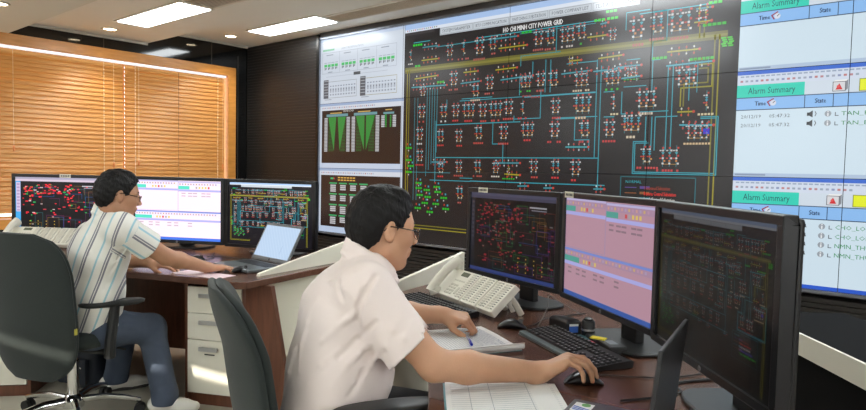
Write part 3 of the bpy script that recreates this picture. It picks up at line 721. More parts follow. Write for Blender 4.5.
# drawer pedestals
def pedestal(loc, rz, label):
    w, d, h = .36, .50, .682
    t = thing('drawer_pedestal', label, 'drawer unit', (loc[0], loc[1], 0), rz, 'white-fronted drawer pedestals')
    # local: front faces -Y, front left corner at the origin
    mb = MB()
    mb.box((.009, d/2, h/2), (.018, d, h)); mb.box((w-.009, d/2, h/2), (.018, d, h)); mb.box((w/2, d/2, h-.009), (w-.036, d, .018)); mb.box((w/2, d-.009, h/2), (w-.036, .018, h)); mb.box((w/2, d/2, .03), (w-.036, d-.02, .06))
    mb.build('carcass', M_desk2, t, bevel=.0015)
    z = .066
    for k, hh in enumerate((.295, .145, .145)):
        dr = MB().box((w/2, .002, z+hh/2), (w-.04, .02, hh-.004), bev=.002).build('drawer', M_cream, t)
        hz = z+hh-.045
        hb = MB(); x0 = .10
        hb.box((x0+.055, -.028, hz), (.11, .008, .022), bev=.002); hb.box((x0+.012, -.016, hz), (.012, .02, .014)); hb.box((x0+.098, -.016, hz), (.012, .02, .014))
        hb.build('handle', M_silver, dr)
        if k == 0: MB().box((x0+.055, -.0095, hz-.032), (.06, .002, .006)).build('label_slot', M_dark, dr)
        if k == 2: MB().cyl((w-.06, -.004, z+hh-.03), (w-.06, -.011, z+hh-.03), .009, n=14).build('keyhole', M_silver, dr)
        z += hh
    return t
pr_ = atz(184, 403, 0)
pedestal((-3.235, 1.762), math.radians(27), 'white three-drawer pedestal beside the striped-shirt man\'s feet')
pl = (-3.944-.36*math.cos(math.radians(50)), 1.237-.36*math.sin(math.radians(50)))
pedestal(pl, math.radians(50), 'white drawer pedestal at the far left edge, behind the swivel chair')

# front console
fb = (-1.2, 2.2)
front = desk_thing('brown console desk where the man in the pale shirt writes', fb,
    [(-2.02, 1.95), (-1.75, 1.83), (-1.45, 1.65), (-1.245, 1.47), (-1.015, 1.20), (-.80, .93), (-.62, .66)],
    [(.13, 1.05), (.10, 1.45)],
    [(-.12, 1.62), (-.42, 1.88), (-.62, 2.18), (-1.3, 2.68), (-2.18, 2.92)], name='operator_console')
o = wall_panel((-2.055, 2.00), (-2.215, 2.90), [(0, 0), (1, 0), (1, .84), (.05, .745), (.0, .66)], .022, fb).build('end_panel', M_cream, front, bevel=.002); o['label'] = 'cream side panel rising towards the back'
wall_panel((-1.95, 2.62), (-.60, 2.06), [(0, .04), (1, .04), (1, .684), (0, .684)], .02, fb).build('modesty_panel', M_desk2, front)
wall_panel((-.66, .80), (-.02, 1.12), [(0, 0), (1, 0), (1, .684), (0, .684)], .03, fb).build('support_panel', M_desk2, front)

# low counter with a pale edge, behind the right-hand monitor
cb = (-.2, 2.9)
t = thing('low_counter', 'low black counter with a pale top edge behind the right-hand monitor', 'counter', (cb[0], cb[1], 0))
a, b = Vector((-.72, 3.02, 0)), Vector((.62, 1.33, 0)); d = (b-a).normalized(); n = Vector((-d.y, d.x, 0))
if n.y < 0: n = -n
def quad_prism(a, b, n, w, z0, z1): return [((a+n*0).x-cb[0], a.y-cb[1]), (b.x-cb[0], b.y-cb[1]), ((b+n*w).x-cb[0], (b+n*w).y-cb[1]), ((a+n*w).x-cb[0], (a+n*w).y-cb[1])]
MB().prism(quad_prism(a+n*.02, b+n*.02, n, .36, 0, 0), 0, .64).build('cabinet', mat('black_laminate', rgb(9, 8, 8), .9, spec=.15), t)
MB().prism(quad_prism(a+n*.012, b+n*.012, n, .40, 0, 0), .642, .718, bev=.002).build('counter_top', mat('black_laminate', rgb(22, 19, 18), .5), t)
o = MB().prism(quad_prism(a, b, n, .012, 0, 0), .640, .72).build('edge_band', M_cream, t); o['label'] = 'pale edge band'

# ------------------------------------------------------------------ displays
def alarm_art(w, h, pal):
    """two alarm lists over one, as on the desk monitors"""
    a = Art(); bg, bar, teal, blue, ln = pal
    a.rect(0, 0, w, h, bg, 0); a.rect(0, h*.955, w, h*.045, blue, 1)
    for (x0, y0, ww, hh) in ((0, 0, w*.505, h*.50), (w*.51, .012*h, w*.49, h*.50), (0, h*.515, w, h*.44)):
        a.rect(x0, y0, ww, h*.022, '7088d0' if y0 > .1 else 'b8b0d8', 2); a.rect(x0, y0+h*.022, ww, h*.055, bar, 2)
        for i in range(int(ww/.022)): a.rect(x0+.008+i*.021, y0+h*.035, .010, h*.025, ['c89890', 'a898b8', 'c8a870', 'b890a8'][i % 4], 3)
        tw = w*.13 if y0 < h*.4 else w*.20
        a.rect(x0, y0+h*.077, tw, h*.055, teal, 3)
        for i in range(5): a.rect(x0+w*.20+i*w*.035+(w*.05 if y0 > h*.4 else 0), y0+h*.085, w*.02, h*.035, ['d8c060', 'd8c060', 'c84848', 'a0a0a0', 'd8c060'][(i+int(x0*10)) % 5], 3)
        a.rect(x0, y0+h*.135, ww, h*.035, 'a8a8e0', 2)
        n = 2 if y0 > h*.4 else (2 if x0 > 0 else 0)
        for r in range(n):
            for q in (.05, .16, .24, .38, .46, .62):
                if q*w < ww: a.rect(x0+q*(w if y0 > h*.4 else w*.7), y0+h*(.19+r*.045), w*.05, h*.018, ln, 3)
        a.frame(x0, y0, ww, hh, .0015, '9088b0', 4)
    return a
def red_art(w, h, seed, bright):
    """black schematic crowded with red symbols and coloured wires"""
    a = Art(); r = random.Random(seed)
    a.rect(0, 0, w, h, '0c0a0e', 0); a.rect(0, 0, w, h*.035, 'a09ab0' if bright else '5a5c78', 1); a.rect(0, h*.035, w, h*.035, 'c8b8c8' if bright else '50506a', 1)
    a.rect(w*.0, h*.07, w*.055, h*.93, '3c9cd8' if bright else '20242e', 1); a.rect(w*.008, h*.09, w*.045, h*.50 if bright else h*.6, 'c8b8d0' if bright else '30323e', 2)
    for i in range(9): a.rect(w*.014, h*(.11+i*.055), w*.032, h*.03, 'a890b8' if bright else '484858', 3)
    if not bright: a.rect(0, h*.955, w, h*.045, '3a4c90', 2)
    xs = w*.075; W_ = w*.91
    for i in range(46):
        x, y = xs+r.random()*W_, h*(.12+r.random()*.8); L = r.uniform(.05, .22)*w; M_ = r.uniform(.06, .25)*h
        c = r.choice(['1c7030', '7c5c20', '601c30', '20508c', '402070', '1c6068', '703020', '806018', '5c1c50'])
        p = [(x, y), (min(x+L, xs+W_), y), (min(x+L, xs+W_), min(y+M_, h*.93))]
        if r.random() < .4: p += [(x, p[-1][1]), (x, y)]
        a.line(p, w*.0035, c, 2)
    for i in range(150 if bright else 190):
        if r.random() < .62: x, y = xs+r.random()*W_*.60, h*(.11+abs(r.gauss(0, .18 if bright else .30)))
        else: x, y = xs+r.random()*W_, h*(.14+r.random()*.75)
        y = min(y, h*.93)
        c = r.choice(['f02838', 'e82030', 'd82838', 'c83040', '20a850', 'e82838', 'c0b0b0', 'f02838', 'f02838', 'd02030']) if bright else r.choice(['b02838', '982434', 'a83040', '802838', '206840', 'a02c38', '706868', '902030'])
        a.rect(min(x, w*.95), y, w*r.uniform(.012, .032), h*r.uniform(.012, .022), c, 3)
    for i in range(16):                               # yellow rows at the lower right
        a.rect(w*(.60 if not bright else .15)+w*.11*(i % 4)*.8, h*(.74+(i//4)*.052), w*.009, h*.014, 'd8b838', 4)
    a.rect(w*.72, h*.13, w*.18, h*.018, 'b8b8c0', 4); a.rect(w*.74, h*.165, w*.16, h*.012, '9090a0', 4)
    a.frame(w*.80, h*.40, w*.13, h*.25, w*.004, '40307c', 3)
    return a
def mimic_art(w, h, dim):
    a = Art(); a.rect(0, 0, w, h, '16141a' if not dim else '141414', 0)
    m0 = mu0; k = mu1-mu0
    lo = .10
    for l, c, P in D_.p:
        if l == 0: continue
        ys = [q[1] for q in P]
        if l >= 4 and max(ys) < .26: continue
        Q = [(w*(.015+.965*(x-m0)/k), h*(.0+1.0*y/2.25)) for x, y in P]
        a.poly(Q, c, l)
    return a
def monitor(c, yaw, sw, sh, label, art, estr, group, hp=True, tape=None, scr_rough=.3, stand=.12, basefwd=0.0, black=(.012, .011, .011)):
    """c = centre of the visible screen (world)"""
    k = sw/.518; bz = .019*k
    W_, H_ = sw+2*bz, sh+2*bz*.95
    zc = c[2]; back = .02
    nx, ny = math.sin(yaw), -math.cos(yaw)                 # screen normal
    t = thing('computer_monitor', label, 'monitor', (c[0]-nx*.10, c[1]-ny*.10, DZ), yaw, group)
    Z = zc-DZ
    # local: x along the screen, -y out of the screen; the screen plane sits at y=-.10
    ys = -.10
    mb = MB()
    for (cx, cz, dx, dz) in ((0, Z+sh/2+bz*.475, W_, bz*.95), (0, Z-sh/2-bz*.475, W_, bz*.95), (-sw/2-bz/2, Z, bz, sh), (sw/2+bz/2, Z, bz, sh)):
        mb.box((cx, ys+.010, cz), (dx, .032, dz))
    mb.build('bezel', M_bezel, t, bevel=.003)
    bk = MB(); bk.box((0, ys+.034, Z), (W_-.012, .020, H_-.012), bev=.008); bk.box((0, ys+.056, Z-.02), (W_*.72, .03, H_*.68), bev=.012)
    bk.build('back_cover', M_bezel, t)
    s = MB().box((0, ys+.008, Z), (sw+.002, .012, sh+.002)).build('screen', mat('monitor_glass', black, scr_rough, spec=.3), t)
    art.build('screen_image', lambda x, y, l: (x-sw/2, ys+.0016-l, Z+sh/2-y), estr, s, win=(0, 0, sw, sh), step=.0003, rough=scr_rough)
    st = MB(); st.box((0, .02, (Z-.02)/2+.01), (.085*k, .035, Z-.02), bev=.006); st.box((0, 0, Z-.03), (.12, .09, .10), bev=.008)
    st.build('stand', M_dark, t)
    bs = MB(); n = 28; rx, ry = .15*k, .105*k
    bs.prism([(rx*math.copysign(abs(math.cos(2*PI*i/n))**.6, math.cos(2*PI*i/n)), .01+ry*math.copysign(abs(math.sin(2*PI*i/n))**.6, math.sin(2*PI*i/n))) for i in range(n)], 0, .014, bev=.004)
    bs.build('stand_base', M_dark, t)
    if hp:
        L = MB(); z = Z-sh/2-bz*.475; q = bz*.34; yy = ys-.0065
        n = 14; L.prism([(q*math.cos(2*PI*i/n), q*math.sin(2*PI*i/n)) for i in range(n)], 0, .0008)
        L.v = [(x, yy-zz, z+y) for x, y, zz in L.v]
        lg = L.build('badge', mat('badge_silver', rgb(150, 152, 158), .3, metal=.6), t)
        T, tw = text_tris('hp'); q2 = q*1.25/tw; mbt = MB(); mbt.open = True
        for tri in T: mbt.add([((p[0]-tw/2)*q2, yy-.0012, z+(p[1]-.22)*q2) for p in tri], [(0, 1, 2)])
        mbt.build('badge_letters', M_dark, lg)
    if tape is not None:
        MB().box((tape, ys-.0068, Z+sh/2+bz*.55), (.062*k, .0012, bz*1.05)).build('name_tape', M_label, t)
        mbt = MB(); [mbt.box((tape-.02*k+i*.010*k, ys-.0078, Z+sh/2+bz*.55), (.006*k, .0006, bz*.42)) for i in range(5)]
        mbt.build('tape_lettering', M_ink, t)
    return t
def ctr(c, k): return (c[0]*k, c[1]*k, CH+(c[2]-1.36)*k)
kf, kr = 1.12, 1.28
fw_, fh_ = .518*kf, .324*kf
rw_, rh_ = .518*kr, .324*kr
GF, GRr = 'monitors on the front console', 'monitors on the rear console'
monitor(ctr((-1.364, 2.08, 1.114), kf), -.306, fw_, fh_, 'black desk monitor with dark red schematic, beside the white desk phone', red_art(fw_, fh_, 3, False), .42, GF, tape=-.19)
monitor(ctr((-.837, 1.793, 1.118), kf), -.616, fw_, fh_, 'black desk monitor with mauve alarm lists, between two dark schematics', alarm_art(fw_, fh_, ('b48c9c', 'a888a0', '4c9c90', '3858a0', '88707c')), .75, GF, tape=-.255)
monitor(ctr((-.426, 1.416, 1.118), kf), -.827, fw_, fh_, 'largest black monitor at the right with a dim grey grid schematic', mimic_art(fw_, fh_, True), .10, GF, scr_rough=.28)
r3c = ctr((-2.753, 1.958, 1.116), kr); r3yaw = .323
bzr = .019*kr
y2 = .50; r2c = (-4.221, 2.241, r3c[2])
y1 = .68; r1c = (-4.912, 1.748, r3c[2])
monitor(r3c, r3yaw, rw_, rh_, 'black monitor behind the open laptop, with yellow-framed grid schematic', mimic_art(rw_, rh_, False), 1.0, GRr)
monitor(r2c, y2, rw_, rh_, 'black monitor with bright pink alarm lists right of the striped-shirt man', alarm_art(rw_, rh_, ('f4dcec', 'e4d8f0', '50d0b8', '4070d8', 'c0a8b8')), 1.1, GRr)
monitor(r1c, y1, rw_, rh_, 'black monitor with a bright red schematic and blue side strip', red_art(rw_, rh_, 8, True), 1.05, GRr, tape=.03)

# ------------------------------------------------------------------ keyboards, mice
def keyboard(loc, rz, label, L=.455, Wd=.155):
    t = thing('keyboard', label, 'keyboard', (loc[0], loc[1], DZ), rz, 'black keyboards')
    mb = MB(); prof = [(-Wd/2, .004), (-Wd/2+.01, .011), (-.055*Wd/.155, .014), (Wd/2-.008, .026), (Wd/2, .022), (Wd/2, .002), (-Wd/2, .002)]
    n = len(prof); vs = [(x, y, z) for x in (-L/2, L/2) for y, z in prof]
    mb.add(vs, [tuple(range(n)), tuple(range(2*n-1, n-1, -1))]+[(i, n+i, n+(i+1) % n, (i+1) % n) for i in range(n)])
    mb.build('case', M_dark, t, bevel=.002)
    MB().box((0, -Wd/2+.012, .0118), (L-.006, .020, .006), M=Matrix.Rotation(.12, 3, 'X'), bev=.002).build('front_strip', mat('slate_grey_strip', rgb(84, 98, 98), .35), t)
    rows = [(0, 15, 1), (1, 14, 1), (2, 13, 1), (3, 12, 1), (4, 8, 0)]
    kb = MB(); lg = MB(); pitch = .0192
    def key(x, y, w, d=.0155):
        z = .0135+(y+.055)/(Wd/2+.05)*.011
        tw = w*.82; td = d*.8; h = .007
        kb.add([(x-w/2, y-d/2, z), (x+w/2, y-d/2, z), (x+w/2, y+d/2, z), (x-w/2, y+d/2, z), (x-tw/2, y-td/2, z+h), (x+tw/2, y-td/2, z+h), (x+tw/2, y+td/2, z+h), (x-tw/2, y+td/2, z+h)],
               [(4, 5, 6, 7), (0, 1, 5, 4), (1, 2, 6, 5), (2, 3, 7, 6), (3, 0, 4, 7)])
        if w < .03: lg.add([(x-.003, y-.001, z+h+.0003), (x+.001, y-.001, z+h+.0003), (x+.001, y+.004, z+h+.0003), (x-.003, y+.004, z+h+.0003)], [(0, 1, 2, 3)])
    x0 = -L/2+.012
    for r in range(5):
        y = .034-r*pitch; x = x0; end = x0+15*pitch
        if r == 4:
            for w in (1.4, 1.2, 1.3, 6.2, 1.3, 1.2, 1.2, 1.2): key(x+w*pitch/2, y, w*pitch-.003); x += w*pitch
        else:
            x += (0, .5, .75, 1.2)[r]*pitch if r else 0
            if r: key(x0+(x-x0)/2+.0-.0015, y, max(.012, (x-x0)-.003))
            while x < end-pitch*.9: key(x+pitch/2, y, pitch-.003); x += pitch
            if end-x > .006: key((x+end)/2, y, end-x-.002)
        if r in (0, 1):
            for k in range(3): key(x0+15.4*pitch+k*pitch+pitch/2, y, pitch-.003)
        elif r == 4:
            for k in range(3): key(x0+15.4*pitch+k*pitch+pitch/2, y, pitch-.003)
        elif r == 3: key(x0+16.4*pitch+pitch/2, y, pitch-.003)
        for k in range(4): key(x0+18.8*pitch+k*pitch+pitch/2, y, pitch-.003)
    for k in range(12): key(x0+1.6*pitch+k*pitch*1.1+pitch/2, .034+pitch*1.35, pitch-.003, .012)
    key(x0+pitch/2, .034+pitch*1.35, pitch-.003, .012)
    kb.build('keys', M_key, t); lg.open = True; lg.build('key_legends', M_keyleg, t)
    return t
keyboard((-.985, 1.885), math.radians(-30.4), 'black keyboard beside the hand on the mouse')
keyboard((-1.715, 2.045), math.radians(-17), 'black keyboard in front of the white desk phone', Wd=.15)

def mouse(loc, rz, label, z=DZ):
    t = thing('computer_mouse', label, 'mouse', (loc[0], loc[1], z), rz, 'black computer mice')
    rings = []
    n = 16
    for i in range(11):
        f = i/10; y = -.056+.112*f; s = max(.02, math.sin(PI*min(.98, max(.02, f)))**.42)
        w = .031*s*(1-.12*math.exp(-((f-.5)/.2)**2)); h = .037*max(.12, math.sin(PI*(.12+.80*f))**.75)*s
        rings.append([(w*math.copysign(abs(math.cos(2*PI*k/n))**.8, math.cos(2*PI*k/n)), y, max(.001, h*.5+h*.5*math.sin(2*PI*k/n))) for k in range(n)])
    MB().loft(rings).build('shell', mat('black_mouse_shell', rgb(26, 26, 28), .28), t, smooth=True, subsurf=1)
    MB().cyl((-.004, .030, .0285), (.004, .030, .0285), .009, n=16).build('scroll_wheel', mat('grey_rubber', rgb(60, 60, 62), .6), t)
    return t
mouse((-.795, 1.606), math.radians(-50), 'black mouse beneath the pale-shirted man\'s right hand')
mouse((-1.285, 1.995), math.radians(-60), 'idle black mouse at the left end of the keyboard, nobody holding it')
mouse((-3.055, 1.985), math.radians(-20), 'black mouse beneath the striped-shirt man\'s hand by the laptop')
mouse((-3.60, 2.04), math.radians(-70), 'black mouse below the pink alarm monitor, nobody holding it')

# ------------------------------------------------------------------ desk telephones
M_phone = mat('off_white_phone_plastic', rgb(226, 222, 208), .42)
M_pbtn = mat('phone_button', rgb(205, 200, 186), .45)
M_pdark = mat('phone_button_dark', rgb(90, 88, 82), .5)
def phone(loc, rz, label, mods=2):
    t = thing('desk_phone', label, 'telephone', (loc[0], loc[1], DZ), rz, 'white desk phones with key modules')
    tilt = math.radians(41); L = .155; ca, sa = math.cos(tilt), math.sin(tilt)
    def fp(x, s, h=0): return (x, s*ca-h*sa, .030+s*sa+h*ca)      # face coordinates: x, up the slope, out of it
    def slab(x0, x1, s0, s1, h0, h1, bev=.0):
        c = [fp(x0, s0, h0), fp(x1, s0, h0), fp(x1, s1, h0), fp(x0, s1, h0), fp(x0+bev, s0+bev, h1), fp(x1-bev, s0+bev, h1), fp(x1-bev, s1-bev, h1), fp(x0+bev, s1-bev, h1)]
        return c, [(3, 2, 1, 0), (4, 5, 6, 7), (0, 1, 5, 4), (1, 2, 6, 5), (2, 3, 7, 6), (3, 0, 4, 7)]
    segs = [(0, .24)] + [(.244+.128*i, .244+.128*(i+1)-.004) for i in range(mods)]
    for i, (a, b) in enumerate(segs):
        mb = MB(); mb.add(*slab(a, b, -.004, L, -.026, .004, .003))
        if i == 0: mb.box(((a+b)/2, .075, .028), (b-a-.02, .12, .05), bev=.008)
        p = mb.build('main_unit' if i == 0 else 'key_module', M_phone, t, bevel=.003)
        if i:
            for col in range(2):
                k = MB(); kd = MB()
                for r in range(12):
                    x = a+.012+col*.056; s = .010+r*.0115
                    k.add(*slab(x, x+.026, s, s+.0075, .003, .0068, .001)); kd.add(*slab(x+.029, x+.042, s+.002, s+.006, .0035, .0045))
                k.build('line_keys', M_pbtn, p); kd.build('key_names', M_pdark, p)
        else:
            lc = MB(); lc.add(*slab(.105, .165, .118, .143, .003, .0065, .002)); lc.build('display', mat('phone_lcd', rgb(104, 108, 92), .25), p)
            k = MB(); kd = MB()
            for r in range(4):
                for c in range(3): k.add(*slab(.095+c*.021, .111+c*.021, .012+r*.016, .023+r*.016, .003, .0075, .0015))
            for r in range(12): 
                x = .190; s = .010+r*.0115
                k.add(*slab(x, x+.024, s, s+.0075, .003, .0068, .001)); kd.add(*slab(x+.027, x+.040, s+.002, s+.006, .0035, .0045))
            for c in range(5): k.add(*slab(.090+c*.018, .104+c*.018, .088, .096, .003, .006, .001))
            k.add(*slab(.165, .182, .02, .06, .003, .007, .002))
            k.build('dial_keys', M_pbtn, p); kd.build('key_names', M_pdark, p)
            nb = MB(); nb.add(*slab(.185, .225, .146, .150, .0035, .0045)); 
    for x in ((.36, .47) if mods == 2 else (.2,)):
        fe = MB(); fe.tube([(x, .09, .10), (x, .13, .05), (x, .16, .004)], [.012, .013, .014], n=8, flat=(1, .6)); fe.tube([(x, .105, .085), (x, .10, .05), (x, .12, .02)], .010, n=8, flat=(1, .5))
        fe.build('support_leg', M_phone, t, smooth=True)
    # handset on its cradle, at the left
    hs = bez([fp(.038, -.012, .022), fp(.038, .02, .036), fp(.038, .08, .042), fp(.038, .14, .040), fp(.038, .182, .026)], 6)
    rr = [.019 + .008*abs(2*i/(len(hs)-1)-1)**3 for i in range(len(hs))]
    h = MB().tube(hs, rr, n=12, flat=(1.15, .85)); a_, b_ = fp(.038, .0, .026), fp(.038, .162, .030)
    h.cyl(fp(.038, .004, .034), fp(.038, .002, .008), .024, .027, n=18); h.cyl(fp(.038, .164, .034), fp(.038, .166, .008), .023, .026, n=18)
    h.build('handset', M_phone, t, smooth=True, sharp=50)
    cd = []; 
    for i in range(120):
        f = i/119; a = i*.9; c0 = Vector(fp(.03, -.014, .012)); c1 = Vector((.0, .06, .015)); m = c0.lerp(c1, f)+Vector((-.045*math.sin(PI*f), 0, -.016*math.sin(PI*f)))
        m.z = max(m.z, .012); cd.append(m+Vector((0, math.cos(a), math.sin(a)))*.006)
    MB().tube(cd, .0018, n=5).build('coiled_cord', M_phone, t, smooth=True)
    return t
phone((-1.87, 2.225), math.radians(-21.8), 'large off-white desk phone with two key modules on the front console')
phone((-5.03, 1.40), math.radians(35), 'off-white desk phone with key modules at the far left behind the swivel chair')

# ------------------------------------------------------------------ laptops
def laptop(loc, rz, w, d, lidh, open_deg, label, shell, art=None, estr=.8, stickers=False):
    """local: hinge along x at y=0, base towards -y, lid leans to +y"""
    t = thing('laptop', label, 'laptop', (loc[0], loc[1], DZ), rz, None)
    MB().box((0, -d/2, .012), (w, d, .018), bev=.004).build('base', shell, t)
    kb = MB()
    for r in range(5):
        for k in range(15): kb.box((-w*.43+w*.86*(k+.5)/15, -d*.12-r*.0185-.006, .0222), (w*.86/15-.003, .0155, .002))
    kb.build('keys', M_key, t)
    MB().box((-.01, -d*.80, .0212), (.095, .055, .0008)).build('touchpad', mat('touchpad_grey', rgb(70, 72, 74), .3), t)
    a = math.radians(open_deg-90)
    R = Matrix.Rotation(-a, 4, 'X'); T = Matrix.Translation((0, .004, .022))
    def lid(mb):
        mb.v = [tuple(T @ R @ Vector(v)) for v in mb.v]; return mb
    l = lid(MB().box((0, 0, lidh/2), (w, .009, lidh), bev=.003)).build('lid', shell, t)
    g = lid(MB().box((0, -.0048, lidh/2+.004), (w-.012, .001, lidh-.014))).build('screen_bezel', M_bezel if art is None else mat('laptop_bezel_grey', rgb(120, 124, 128), .4), l)
    a_ = art or Art().rect(0, 0, w-.03, lidh-.045, '101012', 0)
    sw, sh = w-.03, lidh-.045
    def to3(x, y, k):
        return tuple(T @ R @ Vector((x-sw/2, -.0056-k, lidh-.018-y)))
    a_.build('screen_image', to3, estr, g, win=(0, 0, sw, sh), step=.0002)
    hb = MB()
    for x in (-w*.36, w*.36): hb.cyl((x-.025, .002, .019), (x+.025, .002, .019), .006, n=10)
    hb.build('hinge', M_dark, t)
    n = 14; q = .007
    bd = lid(MB().add([(q*math.cos(2*PI*i/n), -.0058, .013+q*math.sin(2*PI*i/n)) for i in range(n)], [tuple(range(n))]).__class__()) if False else None
    if art is not None:
        m = MB(); m.open = True; m.add([(q*math.cos(2*PI*i/n), -.0058, .014+q*math.sin(2*PI*i/n)) for i in range(n)], [tuple(range(n))]); lid(m).build('badge', M_dark, l)
    if stickers:
        s = MB().box((-w*.44+.035, -d+.035, .0213), (.060, .045, .0006)).build('sticker', M_paper, t); s['label'] = 'white sticker with blue stripes and a green emblem'
        st = MB()
        for i in range(3): st.box((-w*.44+.040+i*.009, -d+.035, .0219), (.005, .042, .0004), M=Matrix.Rotation(-.25, 3, 'Z'))
        st.build('blue_stripes', mat('sticker_blue', rgb(50, 100, 190), .5), s)
        MB().lathe([(.001, 0), (.011, 0), (.011, .0005), (.001, .0005)], (-w*.44+.018, -d+.040, .0217), 16).build('green_emblem', mat('sticker_green', rgb(100, 170, 90), .5), s)
    return t
la = Art(); la.rect(0, 0, .36, .24, 'b4cce6', 0)
la2 = Art()
for i in range(26): la2.poly([(-.3+i*.03, 0), (-.292+i*.03, 0), (-.292+i*.03+.24, .24), (-.30+i*.03+.24, .24)], 'bcd2ea', 1)
la.p += la2.p; la.rect(.25, .12, .004, .05, '98b4d4', 2)
laptop((-3.150, 2.235), math.radians(-3), .385, .25, .245, 118, 'open grey laptop with a pale blue screen on the rear console', M_grey, la, .9)
laptop((-.482, 1.318), math.radians(-79.6), .315, .225, .235, 96, 'half-seen dark grey laptop standing open at the bottom right edge', M_dgrey, None, .1, stickers=True)

# ------------------------------------------------------------------ papers, pen, bits
def pad(loc, rz, w, d, label, rows, curl=0, z=DZ, cat='notebook', name='notebook', tint=None, written=True):
    t = thing(name, label, cat, (loc[0], loc[1], z), rz)
    M_l = mat('faint_rule', rgb(132, 142, 156), .8); M_p = tint or M_paper
    n = 24
    th = .008
    def zz(f): return th + .002*math.sin(f*5) + (curl*max(0, (f-.84)/.16)**2 if curl else 0)
    # page block: bottom flat, top gently wavy, right end rolled when curl
    mb = MB(); top = []
    for i in range(n+1):
        f = i/n; top.append((-w/2+w*f, zz(f)))
    if curl:
        cx, cz = w/2-.004, zz(1)
        rr = curl*.46
        for k in range(1, 9):
            a = PI*.5-k*PI*1.15/8
            top.append((w/2-.012+rr*math.cos(a)*.9, zz(1)-rr+rr*math.sin(a)))
    vs = []; m = len(top)
    for y in (-d/2, d/2):
        vs += [(x, y, z_) for x, z_ in top]
    fs = [(i, i+1, m+i+1, m+i) for i in range(m-1)]
    mb.open = True; mb.add(vs, fs)
    mb.box((-.01, 0, .004), (w-.02, d, .007))
    mb.build('pages', M_p, t, smooth=True)
    ln = MB(); ln.open = True
    for r in range(rows):
        y = d/2-d*.12-(d*.82)*r/rows
        for i in range(n):
            f0, f1 = i/n, (i+1)/n
            if f0 < .03 or f1 > .97: continue
            ln.add([(-w/2+w*f0, y, zz(f0)+.0006), (-w/2+w*f1, y, zz(f1)+.0006), (-w/2+w*f1, y+.0012, zz(f1)+.0006), (-w/2+w*f0, y+.0012, zz(f0)+.0006)], [(0, 1, 2, 3)])
    for x in (-.3, -.12, .22, .36):
        f = x+.5; ln.add([(w*x, -d/2+.005, zz(f)+.0006), (w*x+.001, -d/2+.005, zz(f)+.0006), (w*x+.001, d/2-.005, zz(f)+.0006), (w*x, d/2-.005, zz(f)+.0006)], [(0, 1, 2, 3)])
    ln.build('ruled_lines', M_l, t)
    wr = MB(); wr.open = True; r_ = random.Random(3)
    for r in range(min(rows, 9) if written else 0):
        y = d/2-d*.12-(d*.82)*r/rows+.002
        x = -w*.42
        while x < w*(.1+.25*r_.random()):
            l = r_.uniform(.004, .016); f = x/w+.5; q = zz(f)+.0009
            wr.add([(x, y, q), (x+l, y+.0005, q), (x+l, y+.003, q), (x, y+.0028, q)], [(0, 1, 2, 3)]); x += l+r_.uniform(.003, .01)
    if written: wr.build('handwriting', mat('pen_ink', rgb(120, 126, 150), .7), t)
    MB().box((-.012, 0, .0006), (w-.014, d+.002, .0012)).build('cover', mat('teal_card_cover', rgb(110, 160, 170), .6), t)
    return t
pad((-1.287, 1.715), math.radians(-28), .325, .27, 'open notebook with a rolled page under the man\'s left hand', 22, curl=.024)
pad((-.878, 1.340), math.radians(40.7), .30, .25, 'ruled ledger book at the bottom edge beneath the man\'s forearm', 15, name='ledger_book', cat='notebook', written=False)
pp = thing('paper_sheet', 'thin pinkish paper sheet at the edge of the rear console', 'paper', (-3.12, 1.80, DZ), math.radians(14))
MB().box((0, 0, .0012), (.34, .13, .0016)).build('sheet', mat('pinkish_paper', rgb(232, 208, 214), .8), pp)
pp = thing('paper_sheet', 'small white paper lying left of the open laptop', 'paper', (-3.30, 2.07, DZ), math.radians(10))
MB().box((0, 0, .0012), (.16, .14, .0016)).build('sheet', M_paper, pp)

def pen(a, b, label):
    a, b = Vector(a), Vector(b); t = thing('ballpoint_pen', label, 'pen', a)
    d = b-a; u = d.normalized()
    MB().cyl(d*.12, d*.80, .0042, n=10).build('barrel', mat('clear_pen_barrel', rgb(200, 206, 226), .2), t)
    MB().cyl((0, 0, 0), d*.12, .001, .004, n=10).build('tip', M_silver, t)
    c = MB().cyl(d*.80, d, .0046, n=10); c.box(d*.72+Vector((0, 0, .0055)), (.004, .03, .0015), rz=math.atan2(-d.x, d.y)); c.build('cap', mat('blue_pen_cap', rgb(40, 60, 190), .35), t)
pen((-1.312, 1.748, DZ+.0150), (-1.226, 1.664, DZ+.0150), 'blue-capped pen lying on the open notebook')

t = thing('docking_station', 'black adapter box with a small blue sticker behind the keyboard', 'adapter', (-1.135, 2.12, DZ), math.radians(-38))
mb = MB(); mb.loft([[(x, y, z) for x, y, z in ((-.08, -.03, 0), (.08, -.03, 0), (.08, .03, 0), (-.08, .03, 0))], [(-.08, -.03, .03), (.08, -.03, .045), (.08, .03, .045), (-.08, .03, .03)], [(-.07, -.022, .038), (.072, -.022, .055), (.072, .022, .055), (-.07, .022, .038)]])
mb.build('housing', M_dark, t, bevel=.004)
MB().box((.0805, 0, .024), (.0012, .034, .030)).build('sticker', mat('sticker_blue', rgb(50, 100, 190), .5), t)
MB().box((.082, 0, .036), (.0008, .034, .008)).build('sticker_text', M_paper, t)
t = thing('desk_gadget', 'black upright cylinder standing right of the adapter box', 'gadget', (-1.03, 2.10, DZ))
MB().lathe([(.020, 0), (.024, .004), (.024, .05), (.021, .056), (.017, .056), (.017, .062), (.008, .066)], n=20).build('body', M_dark, t, smooth=True)
MB().lathe([(.0243, .02), (.0246, .021), (.0246, .026), (.0243, .027)], n=20).build('band', M_silver, t)
